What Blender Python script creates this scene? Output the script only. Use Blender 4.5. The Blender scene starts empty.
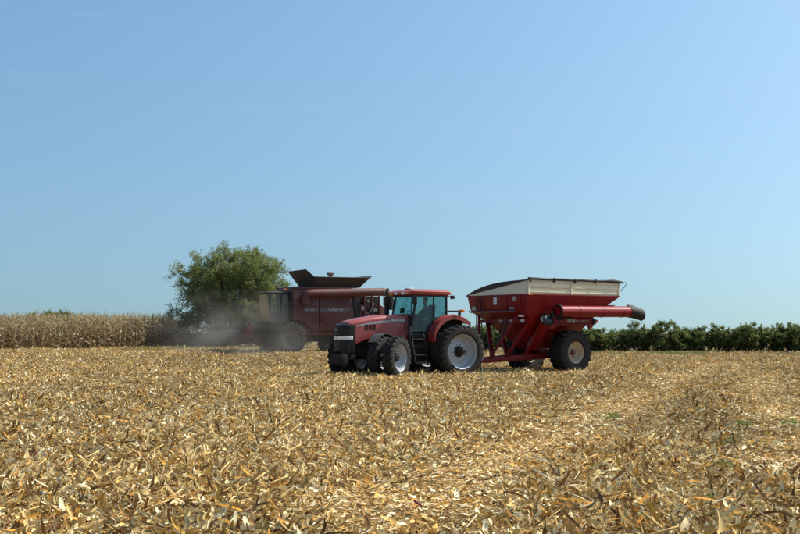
import bpy, bmesh, math, random
import numpy as np
from mathutils import Vector, Matrix, Euler
R = math.radians
random.seed(7); rng = np.random.default_rng(7)
scn = bpy.context.scene
col = scn.collection

# ------------------------------------------------------------------ camera, sky, sun, exposure
CAM_H, F_PX, HORIZON = 1.7, 1200.0, 333.0
cam = bpy.data.cameras.new('camera'); cam_o = bpy.data.objects.new('camera', cam); col.objects.link(cam_o)
cam.sensor_width = 36.0; cam.lens = F_PX * 36.0 / 800.0
cam.clip_start = 0.1; cam.clip_end = 8000
cam_o.location = (0, 0, CAM_H)
cam_o.rotation_euler = (R(90) + math.atan((HORIZON - 267) / F_PX), 0, 0)
scn.camera = cam_o

SUN_EL, SUN_AWAY = 48.0, 20.0             # height of the sun; degrees behind the picture plane, on the right
world = bpy.data.worlds.new('World'); scn.world = world; world.use_nodes = True
wt = world.node_tree; wt.nodes.clear()
sky = wt.nodes.new('ShaderNodeTexSky'); sky.sky_type = 'NISHITA'; sky.sun_disc = False
sky.sun_elevation = R(SUN_EL); sky.sun_rotation = R(90 - SUN_AWAY)
sky.altitude = 0; sky.air_density = 1.2; sky.dust_density = 3.5; sky.ozone_density = 4.0
bg = wt.nodes.new('ShaderNodeBackground'); bg.inputs['Strength'].default_value = 0.102
wo = wt.nodes.new('ShaderNodeOutputWorld')
tc_ = wt.nodes.new('ShaderNodeTexCoord'); va_ = wt.nodes.new('ShaderNodeVectorMath'); va_.inputs[1].default_value = (0, 0, 0.10)   # the whole sky looked up a little higher: no dull band at the skyline
vn_ = wt.nodes.new('ShaderNodeVectorMath'); vn_.operation = 'NORMALIZE'
wt.links.new(tc_.outputs['Generated'], va_.inputs[0]); wt.links.new(va_.outputs[0], vn_.inputs[0]); wt.links.new(vn_.outputs[0], sky.inputs['Vector'])
# thin cirrus wisps, the same all over the sky
mp_ = wt.nodes.new('ShaderNodeMapping'); mp_.inputs['Scale'].default_value = (3.0, 3.0, 26.0); wt.links.new(tc_.outputs['Generated'], mp_.inputs['Vector'])
cn_ = wt.nodes.new('ShaderNodeTexNoise'); cn_.inputs['Scale'].default_value = 1.6; cn_.inputs['Detail'].default_value = 7; cn_.inputs['Distortion'].default_value = 0.6; wt.links.new(mp_.outputs[0], cn_.inputs['Vector'])
cr_ = wt.nodes.new('ShaderNodeValToRGB'); cr_.color_ramp.elements[0].position = 0.60; cr_.color_ramp.elements[1].position = 0.92; cr_.color_ramp.elements[0].color = (0, 0, 0, 1); cr_.color_ramp.elements[1].color = (0.05, 0.05, 0.05, 1)
wt.links.new(cn_.outputs[0], cr_.inputs[0])
cm_ = wt.nodes.new('ShaderNodeMix'); cm_.data_type = 'RGBA'; cm_.inputs[7].default_value = (6.2, 6.4, 6.6, 1)
wt.links.new(cr_.outputs[0], cm_.inputs[0])
tn_ = wt.nodes.new('ShaderNodeMix'); tn_.data_type = 'RGBA'; tn_.blend_type = 'MULTIPLY'; tn_.inputs[0].default_value = 1.0; tn_.inputs[7].default_value = (0.785, 0.962, 0.985, 1)
wt.links.new(sky.outputs[0], tn_.inputs[6]); wt.links.new(tn_.outputs[2], cm_.inputs[6]); wt.links.new(cm_.outputs[2], bg.inputs['Color']); wt.links.new(bg.outputs[0], wo.inputs['Surface'])

sl = bpy.data.lights.new('sun', 'SUN'); sl.energy = 4.0; sl.angle = R(0.53); sl.color = (1.0, 0.95, 0.87)
sun = bpy.data.objects.new('sun', sl); col.objects.link(sun)
sd = Vector((math.cos(R(SUN_AWAY)) * math.cos(R(SUN_EL)), math.sin(R(SUN_AWAY)) * math.cos(R(SUN_EL)), math.sin(R(SUN_EL))))
sun.rotation_euler = sd.to_track_quat('Z', 'Y').to_euler(); sun.location = sd * 60
vs = scn.view_settings
vs.view_transform = 'Standard'; vs.look = 'None'; vs.gamma = 1.0; vs.exposure = 0.75; vs.use_curve_mapping = False
scn.cycles.max_bounces = 6; scn.cycles.transparent_max_bounces = 12
scn.cycles.volume_step_rate = 1.0; scn.cycles.volume_max_steps = 128

# ------------------------------------------------------------------ materials
def nodes_of(name):
    m = bpy.data.materials.new(name); m.use_nodes = True
    nt = m.node_tree; b = nt.nodes['Principled BSDF']
    return m, nt, b
def new(nt, t, **kw):
    n = nt.nodes.new(t)
    for k, v in kw.items(): setattr(n, k, v)
    return n
def ramp(nt, stops, src):
    r = new(nt, 'ShaderNodeValToRGB')
    while len(r.color_ramp.elements) < len(stops): r.color_ramp.elements.new(0.5)
    for e, (p, c) in zip(r.color_ramp.elements, stops): e.position = p; e.color = (*c, 1) if len(c) == 3 else c
    nt.links.new(src, r.inputs[0]); return r
def noise(nt, scale, detail=4, rough=0.6, coord='Object'):
    tc = new(nt, 'ShaderNodeTexCoord'); n = new(nt, 'ShaderNodeTexNoise')
    n.inputs['Scale'].default_value = scale; n.inputs['Detail'].default_value = detail; n.inputs['Roughness'].default_value = rough
    nt.links.new(tc.outputs[coord], n.inputs['Vector']); return n
DUST = (0.30, 0.235, 0.165)
def paint(name, c, rough=0.38, dust=0.3, metal=0.0, coat=0.0, dscale=1.6):
    m, nt, b = nodes_of(name)
    if name.startswith('cart red'): b.inputs['Specular IOR Level'].default_value = 0.22
    if max(c) < 0.04: b.inputs['Specular IOR Level'].default_value = 0.22
    n = noise(nt, dscale, 6, 0.65)
    r = ramp(nt, [(0.30, (0, 0, 0)), (0.75, (1, 1, 1))], n.outputs[0])
    mul = new(nt, 'ShaderNodeMath', operation='MULTIPLY_ADD'); mul.inputs[1].default_value = dust; mul.inputs[2].default_value = dust * 0.35
    nt.links.new(r.outputs[0], mul.inputs[0])
    mx = new(nt, 'ShaderNodeMix', data_type='RGBA'); mx.inputs[6].default_value = (*c, 1); mx.inputs[7].default_value = (*DUST, 1)
    nt.links.new(mul.outputs[0], mx.inputs[0]); nt.links.new(mx.outputs[2], b.inputs['Base Color'])
    rr = new(nt, 'ShaderNodeMath', operation='MULTIPLY_ADD'); rr.inputs[1].default_value = 0.45; rr.inputs[2].default_value = rough
    nt.links.new(mul.outputs[0], rr.inputs[0]); nt.links.new(rr.outputs[0], b.inputs['Roughness'])
    b.inputs['Metallic'].default_value = metal; b.inputs['Coat Weight'].default_value = coat; b.inputs['Coat Roughness'].default_value = 0.25
    return m
M = {}
M['red'] = paint('tractor red paint', (0.27, 0.014, 0.012), 0.38, 0.11, coat=0.3)
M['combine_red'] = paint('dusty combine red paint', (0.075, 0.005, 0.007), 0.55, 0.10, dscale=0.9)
M['cart_red'] = paint('cart red paint', (0.19, 0.003, 0.008), 0.40, 0.03, dscale=0.9)
M['cream'] = paint('cream paint', (0.74, 0.69, 0.53), 0.5, 0.14)
M['cream_rim'] = paint('cream wheel paint', (0.62, 0.54, 0.36), 0.5, 0.35, dscale=3)
M['black'] = paint('black plastic', (0.008, 0.008, 0.009), 0.5, 0.04)
M['chassis'] = paint('dusty black castings', (0.009, 0.0085, 0.009), 0.7, 0.05)
M['dark_grey'] = paint('dark grey panels', (0.03, 0.03, 0.033), 0.5, 0.10)
M['rubber'] = paint('dusty tyre rubber', (0.011, 0.011, 0.012), 0.8, 0.06, dscale=4)
M['rubber_clean'] = paint('rubber boot', (0.012, 0.012, 0.013), 0.6, 0.03)
M['silver'] = paint('silver wheel paint', (0.40, 0.425, 0.455), 0.4, 0.10, metal=0.15, dscale=3)
M['steel'] = paint('worn steel', (0.33, 0.33, 0.33), 0.4, 0.3, metal=0.7)
M['tank_dark'] = paint('dark tank extension', (0.028, 0.024, 0.023), 0.6, 0.14)
M['tarp'] = paint('charcoal tarpaulin', (0.022, 0.026, 0.036), 0.65, 0.12)
M['decal_grey'] = paint('grey decal', (0.30, 0.32, 0.35), 0.4, 0.15)
M['decal_dark'] = paint('dark decal', (0.07, 0.075, 0.09), 0.4, 0.12)
M['white'] = paint('white decal', (0.70, 0.71, 0.70), 0.45, 0.12)
M['dull_white'] = paint('dulled white decal', (0.42, 0.38, 0.36), 0.5, 0.3)
M['amber'] = paint('amber lens', (0.75, 0.20, 0.015), 0.25, 0.05)
M['red_lens'] = paint('red lens', (0.65, 0.015, 0.01), 0.25, 0.05)
M['lamp'] = paint('headlamp lens', (0.80, 0.80, 0.76), 0.25, 0.08)
M['seat'] = paint('seat cloth', (0.03, 0.03, 0.035), 0.85, 0.08)
M['skin'] = paint('skin', (0.45, 0.25, 0.18), 0.55, 0.0)
M['shirt'] = paint('work shirt', (0.10, 0.13, 0.17), 0.85, 0.1)
M['jeans'] = paint('blue jeans', (0.05, 0.07, 0.12), 0.85, 0.1)
M['cap'] = paint('cap cloth', (0.06, 0.06, 0.07), 0.85, 0.1)
def glass(name, tint, tr, gl=0.12):
    m = bpy.data.materials.new(name); m.use_nodes = True; nt = m.node_tree; nt.nodes.clear()
    o = new(nt, 'ShaderNodeOutputMaterial'); t = new(nt, 'ShaderNodeBsdfTransparent'); g = new(nt, 'ShaderNodeBsdfGlossy'); d = new(nt, 'ShaderNodeBsdfDiffuse')
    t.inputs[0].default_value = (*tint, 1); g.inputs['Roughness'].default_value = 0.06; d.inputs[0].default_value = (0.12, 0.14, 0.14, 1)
    lw = new(nt, 'ShaderNodeLayerWeight'); pw = new(nt, 'ShaderNodeMath', operation='POWER'); pw.inputs[1].default_value = 4.0
    fr = new(nt, 'ShaderNodeMath', operation='MULTIPLY_ADD'); fr.inputs[1].default_value = 0.7; fr.inputs[2].default_value = 0.035
    nt.links.new(lw.outputs['Facing'], pw.inputs[0]); nt.links.new(pw.outputs[0], fr.inputs[0])
    m1 = new(nt, 'ShaderNodeMixShader'); m2 = new(nt, 'ShaderNodeMixShader'); m1.inputs[0].default_value = tr
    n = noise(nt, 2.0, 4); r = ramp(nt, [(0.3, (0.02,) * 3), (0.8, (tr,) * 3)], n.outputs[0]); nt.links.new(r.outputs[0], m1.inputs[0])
    nt.links.new(t.outputs[0], m1.inputs[1]); nt.links.new(d.outputs[0], m1.inputs[2])
    nt.links.new(fr.outputs[0], m2.inputs[0]); nt.links.new(m1.outputs[0], m2.inputs[1]); nt.links.new(g.outputs[0], m2.inputs[2])
    nt.links.new(m2.outputs[0], o.inputs[0]); return m
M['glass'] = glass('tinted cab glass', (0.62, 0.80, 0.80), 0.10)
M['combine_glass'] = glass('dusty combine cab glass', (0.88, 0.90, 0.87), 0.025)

def leafmat(name, trans=0.25, var=0.25, tint_attr=True, rough=0.7, spec=0.12):
    """colour from the mesh's Col attribute x a per-copy tint; thin blade: diffuse + translucent"""
    m = bpy.data.materials.new(name); m.use_nodes = True; nt = m.node_tree; nt.nodes.clear()
    o = new(nt, 'ShaderNodeOutputMaterial')
    a = new(nt, 'ShaderNodeAttribute', attribute_name='Col')
    n = noise(nt, 9.0, 3)
    r = ramp(nt, [(0.25, (1 - var,) * 3), (0.75, (1 + var * 0.6,) * 3)], n.outputs[0])
    mx = new(nt, 'ShaderNodeMix', data_type='RGBA', blend_type='MULTIPLY'); mx.inputs[0].default_value = 1
    nt.links.new(a.outputs['Color'], mx.inputs[6]); nt.links.new(r.outputs[0], mx.inputs[7])
    c = mx.outputs[2]
    if tint_attr:
        t = new(nt, 'ShaderNodeAttribute', attribute_name='tint', attribute_type='INSTANCER')
        m2 = new(nt, 'ShaderNodeMix', data_type='RGBA', blend_type='MULTIPLY'); m2.inputs[0].default_value = 1
        nt.links.new(c, m2.inputs[6]); nt.links.new(t.outputs['Color'], m2.inputs[7]); c = m2.outputs[2]
    d = new(nt, 'ShaderNodeBsdfPrincipled'); d.inputs['Roughness'].default_value = rough; d.inputs['Specular IOR Level'].default_value = spec
    tr = new(nt, 'ShaderNodeBsdfTranslucent'); ms = new(nt, 'ShaderNodeMixShader'); ms.inputs[0].default_value = trans
    nt.links.new(c, d.inputs['Base Color']); nt.links.new(c, tr.inputs[0])
    nt.links.new(d.outputs[0], ms.inputs[1]); nt.links.new(tr.outputs[0], ms.inputs[2]); nt.links.new(ms.outputs[0], o.inputs[0])
    return m
M['residue'] = leafmat('dry corn residue', trans=0.17, var=0.35, rough=0.8, spec=0.06)
M['corn'] = leafmat('dry standing corn', trans=0.22, var=0.3)
M['corn_single'] = leafmat('dry standing corn plant', trans=0.22, var=0.3, tint_attr=False)
M['leaf'] = leafmat('green foliage', trans=0.42, var=0.3, tint_attr=False, rough=0.5)
M['grass'] = leafmat('verge grass', trans=0.3, var=0.25)
def barkmat():
    m, nt, b = nodes_of('bark'); n = noise(nt, 6.0, 5)
    r = ramp(nt, [(0.3, (0.045, 0.034, 0.026)), (0.7, (0.13, 0.105, 0.08))], n.outputs[0]); nt.links.new(r.outputs[0], b.inputs['Base Color'])
    b.inputs['Roughness'].default_value = 0.9; bp = new(nt, 'ShaderNodeBump'); bp.inputs['Strength'].default_value = 0.5
    nt.links.new(n.outputs[0], bp.inputs['Height']); nt.links.new(bp.outputs[0], b.inputs['Normal']); return m
M['bark'] = barkmat()
def groundmat():
    m, nt, b = nodes_of('field soil and chaff')
    n1 = noise(nt, 0.35, 5, 0.6); n2 = noise(nt, 7.0, 8, 0.75)
    r1 = ramp(nt, [(0.25, (0.06, 0.042, 0.027)), (0.45, (0.14, 0.098, 0.055)), (0.7, (0.27, 0.20, 0.115))], n2.outputs[0])
    r2 = ramp(nt, [(0.3, (0.75, 0.72, 0.68)), (0.7, (1.1, 1.08, 1.0))], n1.outputs[0])
    mx = new(nt, 'ShaderNodeMix', data_type='RGBA', blend_type='MULTIPLY'); mx.inputs[0].default_value = 1
    nt.links.new(r1.outputs[0], mx.inputs[6]); nt.links.new(r2.outputs[0], mx.inputs[7]); nt.links.new(mx.outputs[2], b.inputs['Base Color'])
    b.inputs['Roughness'].default_value = 0.95; b.inputs['Specular IOR Level'].default_value = 0.1
    bp = new(nt, 'ShaderNodeBump'); bp.inputs['Strength'].default_value = 0.8; bp.inputs['Distance'].default_value = 0.06
    nt.links.new(n2.outputs[0], bp.inputs['Height']); nt.links.new(bp.outputs[0], b.inputs['Normal']); return m
M['ground'] = groundmat()

# ------------------------------------------------------------------ helpers
def tag(o, label=None, cat=None, group=None, kind=None):
    if label: o['label'] = label
    if cat: o['category'] = cat
    if group: o['group'] = group
    if kind: o['kind'] = kind
    return o
def empty(name, loc, rz=0.0, label=None, cat=None, group=None):
    o = bpy.data.objects.new(name, None); o.empty_display_size = 0.3; col.objects.link(o)
    o.location = loc; o.rotation_euler = (0, 0, rz); return tag(o, label, cat, group)
def link(name, me, mat, parent=None):
    o = bpy.data.objects.new(name, me); col.objects.link(o)
    if mat is not None and not me.materials: me.materials.append(mat)
    if parent is not None: o.parent = parent
    return o
def copy_tree(o, parent=None):
    c = o.copy(); col.objects.link(c); c.parent = parent
    for ch in o.children: copy_tree(ch, c)
    return c
def ss(a, b, t):
    t = min(1.0, max(0.0, (t - a) / (b - a))); return t * t * (3 - 2 * t)

class MB:
    def __init__(s): s.v = []; s.f = []; s.mi = []
    def add(s, vs, fs):
        k = len(s.v); s.v += [tuple(p) for p in vs]; s.f += [tuple(i + k for i in f) for f in fs]; return s
    def hexa(s, p):   # 8 points: bottom 4 (ccw), top 4
        return s.add(p, [(3, 2, 1, 0), (4, 5, 6, 7), (0, 1, 5, 4), (1, 2, 6, 5), (2, 3, 7, 6), (3, 0, 4, 7)])
    def box(s, x0, x1, y0, y1, z0, z1):
        return s.hexa([(x0, y0, z0), (x1, y0, z0), (x1, y1, z0), (x0, y1, z0), (x0, y0, z1), (x1, y0, z1), (x1, y1, z1), (x0, y1, z1)])
    def prism(s, pts, y0, y1):     # polygon in xz pushed along y
        n = len(pts); a = [(x, y0, z) for x, z in pts] + [(x, y1, z) for x, z in pts]
        return s.add(a, [tuple(range(n)), tuple(range(2 * n - 1, n - 1, -1))] + [(i, (i + 1) % n, n + (i + 1) % n, n + i)[::-1] for i in range(n)])
    def loft(s, rings, caps=True, closed=True):
        n = len(rings[0]); a = [p for r in rings for p in r]; fs = []
        for k in range(len(rings) - 1):
            for i in range(n if closed else n - 1):
                j = (i + 1) % n; fs.append((k * n + i, k * n + j, (k + 1) * n + j, (k + 1) * n + i))
        if caps: fs.append(tuple(range(n))[::-1]); fs.append(tuple((len(rings) - 1) * n + i for i in range(n)))
        return s.add(a, fs)
    def tube(s, path, r, n=10, caps=True):
        P = [Vector(p) for p in path]; rings = []
        rr = r if isinstance(r, (list, tuple)) else [r] * len(P)
        up = Vector((0, 0, 1)); prev = None
        for i, p in enumerate(P):
            d = (P[min(i + 1, len(P) - 1)] - P[max(i - 1, 0)]).normalized()
            if prev is None: prev = (up if abs(d.z) < 0.9 else Vector((0, 1, 0)))
            a = (prev - d * prev.dot(d)).normalized(); b = d.cross(a); prev = a
            rings.append([tuple(p + (a * math.cos(2 * math.pi * k / n) + b * math.sin(2 * math.pi * k / n)) * rr[i]) for k in range(n)])
        return s.loft(rings, caps)
    def lathe(s, prof, n=40, c=(0, 0, 0), caps=False):   # profile (radius, y) around the y axis
        rings = [[(c[0] + r * math.cos(2 * math.pi * k / n), c[1] + y, c[2] + r * math.sin(2 * math.pi * k / n)) for k in range(n)] for r, y in prof]
        return s.loft(rings, caps)
    def slab(s, quad, t):   # a quad given thickness t along its normal
        q = [Vector(p) for p in quad]; nn = (q[1] - q[0]).cross(q[3] - q[0]).normalized() * t
        return s.hexa([tuple(p) for p in q] + [tuple(p + nn) for p in q])
    def build(s, name, mat, parent=None, smooth=35, bevel=0.0, label=None):
        me = bpy.data.meshes.new(name); me.from_pydata(s.v, [], s.f); me.update()
        bm = bmesh.new(); bm.from_mesh(me); bmesh.ops.recalc_face_normals(bm, faces=bm.faces)
        if bevel:
            bmesh.ops.remove_doubles(bm, verts=bm.verts, dist=0.0005)
            es = [e for e in bm.edges if len(e.link_faces) == 2 and e.calc_face_angle(0) > R(30)]
            bmesh.ops.bevel(bm, geom=es, offset=bevel, segments=2, affect='EDGES', profile=0.6, clamp_overlap=True)
        bm.to_mesh(me); bm.free()
        if smooth:
            me.polygons.foreach_set('use_smooth', [True] * len(me.polygons)); me.set_sharp_from_angle(angle=R(smooth))
        o = link(name, me, mat, parent)
        if label: o['label'] = label
        return o
def rect_section(x, hw, zb, zt, r, n=4, hb=None):
    """a closed ring at x: flat bottom of half-width hb, sides up to a top with corners rounded by r"""
    hb = hw if hb is None else hb
    p = [(x, -hb, zb), (x, hb, zb)]
    for k in range(n + 1):
        a = R(90) * k / n; p.append((x, hw - r + r * math.cos(a), zt - r + r * math.sin(a)))
    for k in range(n + 1):
        a = R(90) + R(90) * k / n; p.append((x, -hw + r + r * math.cos(a), zt - r + r * math.sin(a)))
    return p
def lettering(txt, size, loc, mat, parent, name='lettering', ext=0.002, slant=0.0, bold=0.0, squeeze=1.0):
    c = bpy.data.curves.new(name, 'FONT'); c.body = txt; c.size = size; c.extrude = ext; c.offset = bold; c.shear = slant
    c.materials.append(mat); tmp = bpy.data.objects.new(name, c); me = bpy.data.meshes.new_from_object(tmp); bpy.data.objects.remove(tmp)
    o = bpy.data.objects.new(name, me); col.objects.link(o); o.parent = parent
    o.matrix_local = Matrix(((-1, 0, 0, loc[0]), (0, 0, 1, loc[1]), (0, 1, 0, loc[2]), (0, 0, 0, 1))) @ Matrix.Diagonal((squeeze, 1, 1, 1))
    return o

# ------------------------------------------------------------------ ground
def ground_z(x, y):
    return 0.40 * ss(50, 74, y) * ss(9, -4, x) + 0.03 * math.sin(x * 0.31 + 1.3) * math.sin(y * 0.23)
def pix_ground(px, py):      # where a line of sight from the photographer's eye meets the level field
    t = CAM_H / max(1e-3, (py - HORIZON) / F_PX); return ((px - 400) / F_PX * t, t)
xs = sorted(set([round(s * v, 2) for v in list(np.arange(0, 45, 1.5)) + list(np.geomspace(46, 2500, 22)) for s in (-1, 1)]))
ys = sorted(set([round(v, 2) for v in [-400, -150, -60, -25, -10] + list(np.arange(-4, 110, 1.5)) + list(np.geomspace(111, 4500, 26))]))
g = MB(); nx = len(xs)
g.v = [(x, y, ground_z(x, y)) for y in ys for x in xs]
g.f = [(j * nx + i, j * nx + i + 1, (j + 1) * nx + i + 1, (j + 1) * nx + i) for j in range(len(ys) - 1) for i in range(nx - 1)]
gr = g.build('ground', M['ground'], smooth=80); tag(gr, 'harvested corn field of tan chaff over brown soil', None, kind='structure')

# ------------------------------------------------------------------ thin blades: leaves, husks, stalk pieces
class LB:
    def __init__(s): s.v = []; s.f = []; s.c = []
    def strip(s, p, az, el, L, W, bend=0.0, swing=0.0, roll=0.0, fold=0.25, segs=4, c=(1, 1, 1), taper=(0.55, 1, 0.9, 0.55, 0.08), twist=0.0):
        p = Vector(p); k0 = len(s.v)
        for i in range(segs + 1):
            t = i / segs; ti = t * (len(taper) - 1); a = int(min(ti, len(taper) - 2)); w = W * 0.5 * (taper[a] + (taper[a + 1] - taper[a]) * (ti - a))
            e = el + bend * t; z = az + swing * t
            d = Vector((math.cos(e) * math.cos(z), math.cos(e) * math.sin(z), math.sin(e)))
            side = Vector((-math.sin(z), math.cos(z), 0)); nn = d.cross(side); rl = roll * (1 + 0.6 * t) + twist * t
            sd_ = side * math.cos(rl) + nn * math.sin(rl); up = d.cross(sd_) * -1
            if up.z < 0: up = -up
            s.v += [tuple(p + sd_ * w + up * fold * w), tuple(p), tuple(p - sd_ * w + up * fold * w)]; s.c += [c] * 3
            p = p + d * (L / segs)
        for i in range(segs):
            a = k0 + 3 * i; s.f += [(a, a + 1, a + 4, a + 3), (a + 1, a + 2, a + 5, a + 4)]
    def stick(s, p, az, el, L, r, c, n=5, taper=1.0, bend=0.0):
        k0 = len(s.v); p = Vector(p)
        for i in range(3):
            e = el + bend * i; d = Vector((math.cos(e) * math.cos(az), math.cos(e) * math.sin(az), math.sin(e)))
            a = Vector((-math.sin(az), math.cos(az), 0)); b = d.cross(a); rr = r * (1 + (taper - 1) * i / 2)
            s.v += [tuple(p + (a * math.cos(2 * math.pi * k / n) + b * math.sin(2 * math.pi * k / n)) * rr) for k in range(n)]; s.c += [c] * n
            p = p + d * L / 2
        for i in range(2):
            for k in range(n): s.f.append((k0 + i * n + k, k0 + i * n + (k + 1) % n, k0 + (i + 1) * n + (k + 1) % n, k0 + (i + 1) * n + k))
        s.f.append(tuple(k0 + 2 * n + k for k in range(n)))
    def mesh(s, name, mat):
        me = bpy.data.meshes.new(name); me.from_pydata(s.v, [], s.f); me.update()
        a = me.color_attributes.new('Col', 'FLOAT_COLOR', 'POINT')
        a.data.foreach_set('color', np.array([(*c, 1) for c in s.c], dtype=np.float32).ravel())
        me.polygons.foreach_set('use_smooth', [True] * len(me.polygons)); me.materials.append(mat); return me
def quads_mesh(name, Q, C, mat):
    """Q (n,4,3) separate leaf quads, C (n,3) colours"""
    n = len(Q); me = bpy.data.meshes.new(name); me.vertices.add(4 * n); me.loops.add(4 * n); me.polygons.add(n)
    me.vertices.foreach_set('co', Q.astype(np.float32).ravel()); me.loops.foreach_set('vertex_index', np.arange(4 * n, dtype=np.int32))
    me.polygons.foreach_set('loop_start', np.arange(0, 4 * n, 4, dtype=np.int32)); me.update(calc_edges=True); me.validate()
    a = me.color_attributes.new('Col', 'FLOAT_COLOR', 'POINT')
    a.data.foreach_set('color', np.concatenate([np.repeat(C, 4, 0), np.ones((4 * n, 1))], 1).astype(np.float32).ravel())
    me.materials.append(mat); return me
def scatter(name, pts, rots, scl, idx, tint, meshes, label, cat=None):
    """one 'stuff' object: a copy of one of the meshes on each point"""
    me = bpy.data.meshes.new(name); me.vertices.add(len(pts)); me.vertices.foreach_set('co', np.asarray(pts, np.float32).ravel())
    for nm, ty, arr, key in (('rot', 'FLOAT_VECTOR', rots, 'vector'), ('scl', 'FLOAT_VECTOR', scl, 'vector'), ('vidx', 'INT', idx, 'value')):
        a = me.attributes.new(nm, ty, 'POINT'); a.data.foreach_set(key, np.asarray(arr, np.int32 if ty == 'INT' else np.float32).ravel())
    a = me.attributes.new('tint', 'FLOAT_COLOR', 'POINT'); a.data.foreach_set('color', np.concatenate([tint, np.ones((len(tint), 1))], 1).astype(np.float32).ravel())
    o = link(name, me, None); cl = bpy.data.collections.new(name + '_pieces')
    for i, m in enumerate(meshes): cl.objects.link(bpy.data.objects.new('%s_%02d' % (name, i), m))
    nt = bpy.data.node_groups.new(name, 'GeometryNodeTree')
    nt.interface.new_socket('Geometry', in_out='INPUT', socket_type='NodeSocketGeometry'); nt.interface.new_socket('Geometry', in_out='OUTPUT', socket_type='NodeSocketGeometry')
    gi = nt.nodes.new('NodeGroupInput'); go = nt.nodes.new('NodeGroupOutput'); ip = nt.nodes.new('GeometryNodeInstanceOnPoints')
    ci = nt.nodes.new('GeometryNodeCollectionInfo'); ci.inputs['Collection'].default_value = cl; ci.inputs['Separate Children'].default_value = True; ci.inputs['Reset Children'].default_value = True
    def na(nm, ty):
        n = nt.nodes.new('GeometryNodeInputNamedAttribute'); n.data_type = ty; n.inputs['Name'].default_value = nm; return n.outputs['Attribute']
    e2r = nt.nodes.new('FunctionNodeEulerToRotation')
    nt.links.new(gi.outputs[0], ip.inputs['Points']); nt.links.new(ci.outputs[0], ip.inputs['Instance']); ip.inputs['Pick Instance'].default_value = True
    nt.links.new(na('vidx', 'INT'), ip.inputs['Instance Index']); nt.links.new(na('rot', 'FLOAT_VECTOR'), e2r.inputs[0]); nt.links.new(e2r.outputs[0], ip.inputs['Rotation'])
    nt.links.new(na('scl', 'FLOAT_VECTOR'), ip.inputs['Scale']); nt.links.new(ip.outputs[0], go.inputs[0])
    md = o.modifiers.new('scatter', 'NODES'); md.node_group = nt
    return tag(o, label, cat, kind='stuff')
U = random.uniform
STRAW = [(0.52, 0.39, 0.19), (0.44, 0.32, 0.145), (0.58, 0.47, 0.26), (0.36, 0.25, 0.11), (0.62, 0.54, 0.36), (0.48, 0.39, 0.25), (0.26, 0.155, 0.065), (0.145, 0.08, 0.038), (0.50, 0.29, 0.075), (0.42, 0.215, 0.05), (0.30, 0.245, 0.165), (0.68, 0.61, 0.45)]
def straw(k=None):
    w = [10, 10, 9, 8, 6, 6, 13, 18, 6, 4, 5, 5]
    c = random.choices(STRAW, w)[0]; j = U(0.8, 1.15); return tuple(v * j for v in c)
def clump(kind):
    b = LB(); rad = 0.30
    def spot(): a = U(0, 6.283); r = rad * math.sqrt(U(0, 1)); return (r * math.cos(a), r * math.sin(a))
    nl, nh, ns, nb = {0: (34, 15, 4, 120), 1: (24, 28, 3, 110), 2: (12, 7, 3, 140), 3: (44, 11, 7, 100)}[kind]
    H = {0: 0.11, 1: 0.10, 2: 0.04, 3: 0.14}[kind]
    for _ in range(nl):
        x, y = spot(); L = U(0.08, 0.30)
        b.strip((x, y, U(0.0, H)), U(0, 6.28), random.triangular(-0.5, 0.75, 0.0), L, U(0.014, 0.042), U(-1.7, 1.0), U(-1.4, 1.4), U(-0.9, 0.9), U(-0.2, 0.9), 5, straw(), random.choice([(0.55, 1, 0.9, 0.55, 0.08), (0.7, 1, 0.9, 0.9, 0.45), (0.4, 0.8, 1, 0.7, 0.6)]), U(-1.6, 1.6))
    for _ in range(nh):
        x, y = spot(); c = random.choice([(0.66, 0.57, 0.37), (0.58, 0.43, 0.20), (0.47, 0.29, 0.10), (0.40, 0.28, 0.12), (0.44, 0.33, 0.16), (0.33, 0.215, 0.09), (0.70, 0.64, 0.48), (0.72, 0.66, 0.50), (0.68, 0.56, 0.32)]); j = U(0.75, 1.12)
        b.strip((x, y, U(0.02, H)), U(0, 6.28), random.triangular(-0.5, 0.9, 0.0), U(0.07, 0.18), U(0.025, 0.065), U(-2.2, 2.2), U(-0.9, 0.9), U(-0.8, 0.8), U(0.3, 1.2), 5, tuple(v * j for v in c), random.choice([(0.6, 1, 1, 0.75, 0.2), (0.8, 1, 0.9, 0.8, 0.5)]), U(-1.0, 1.0))
    for _ in range(ns):
        x, y = spot(); b.stick((x, y, U(0.01, H)), U(0, 6.28), U(-0.15, 0.4), U(0.08, 0.34), U(0.004, 0.008), straw(), bend=U(-0.15, 0.15))
    for _ in range({0: 0, 1: 0, 2: 0, 3: 1}[kind]):     # cut stalk stubs still standing
        x, y = spot(); b.stick((x, y, 0), U(0, 6.28), U(1.1, 1.5), U(0.10, 0.22), U(0.008, 0.012), random.choice(STRAW[:4]))
    for _ in range(nb):
        x, y = spot(); b.strip((x, y, U(0.0, H * 1.05)), U(0, 6.28), U(-0.6, 0.8), U(0.025, 0.10), U(0.006, 0.017), U(-1.2, 1.2), U(-1, 1), U(-1, 1), 0.2, 2, straw(), (0.8, 1, 0.4))
    return b.mesh('residue_%d' % kind, M['residue'])
KINDS = [0] * 6 + [1] * 4 + [2] * 4 + [3] * 3
cl_meshes = [clump(k) for k in KINDS]
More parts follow.
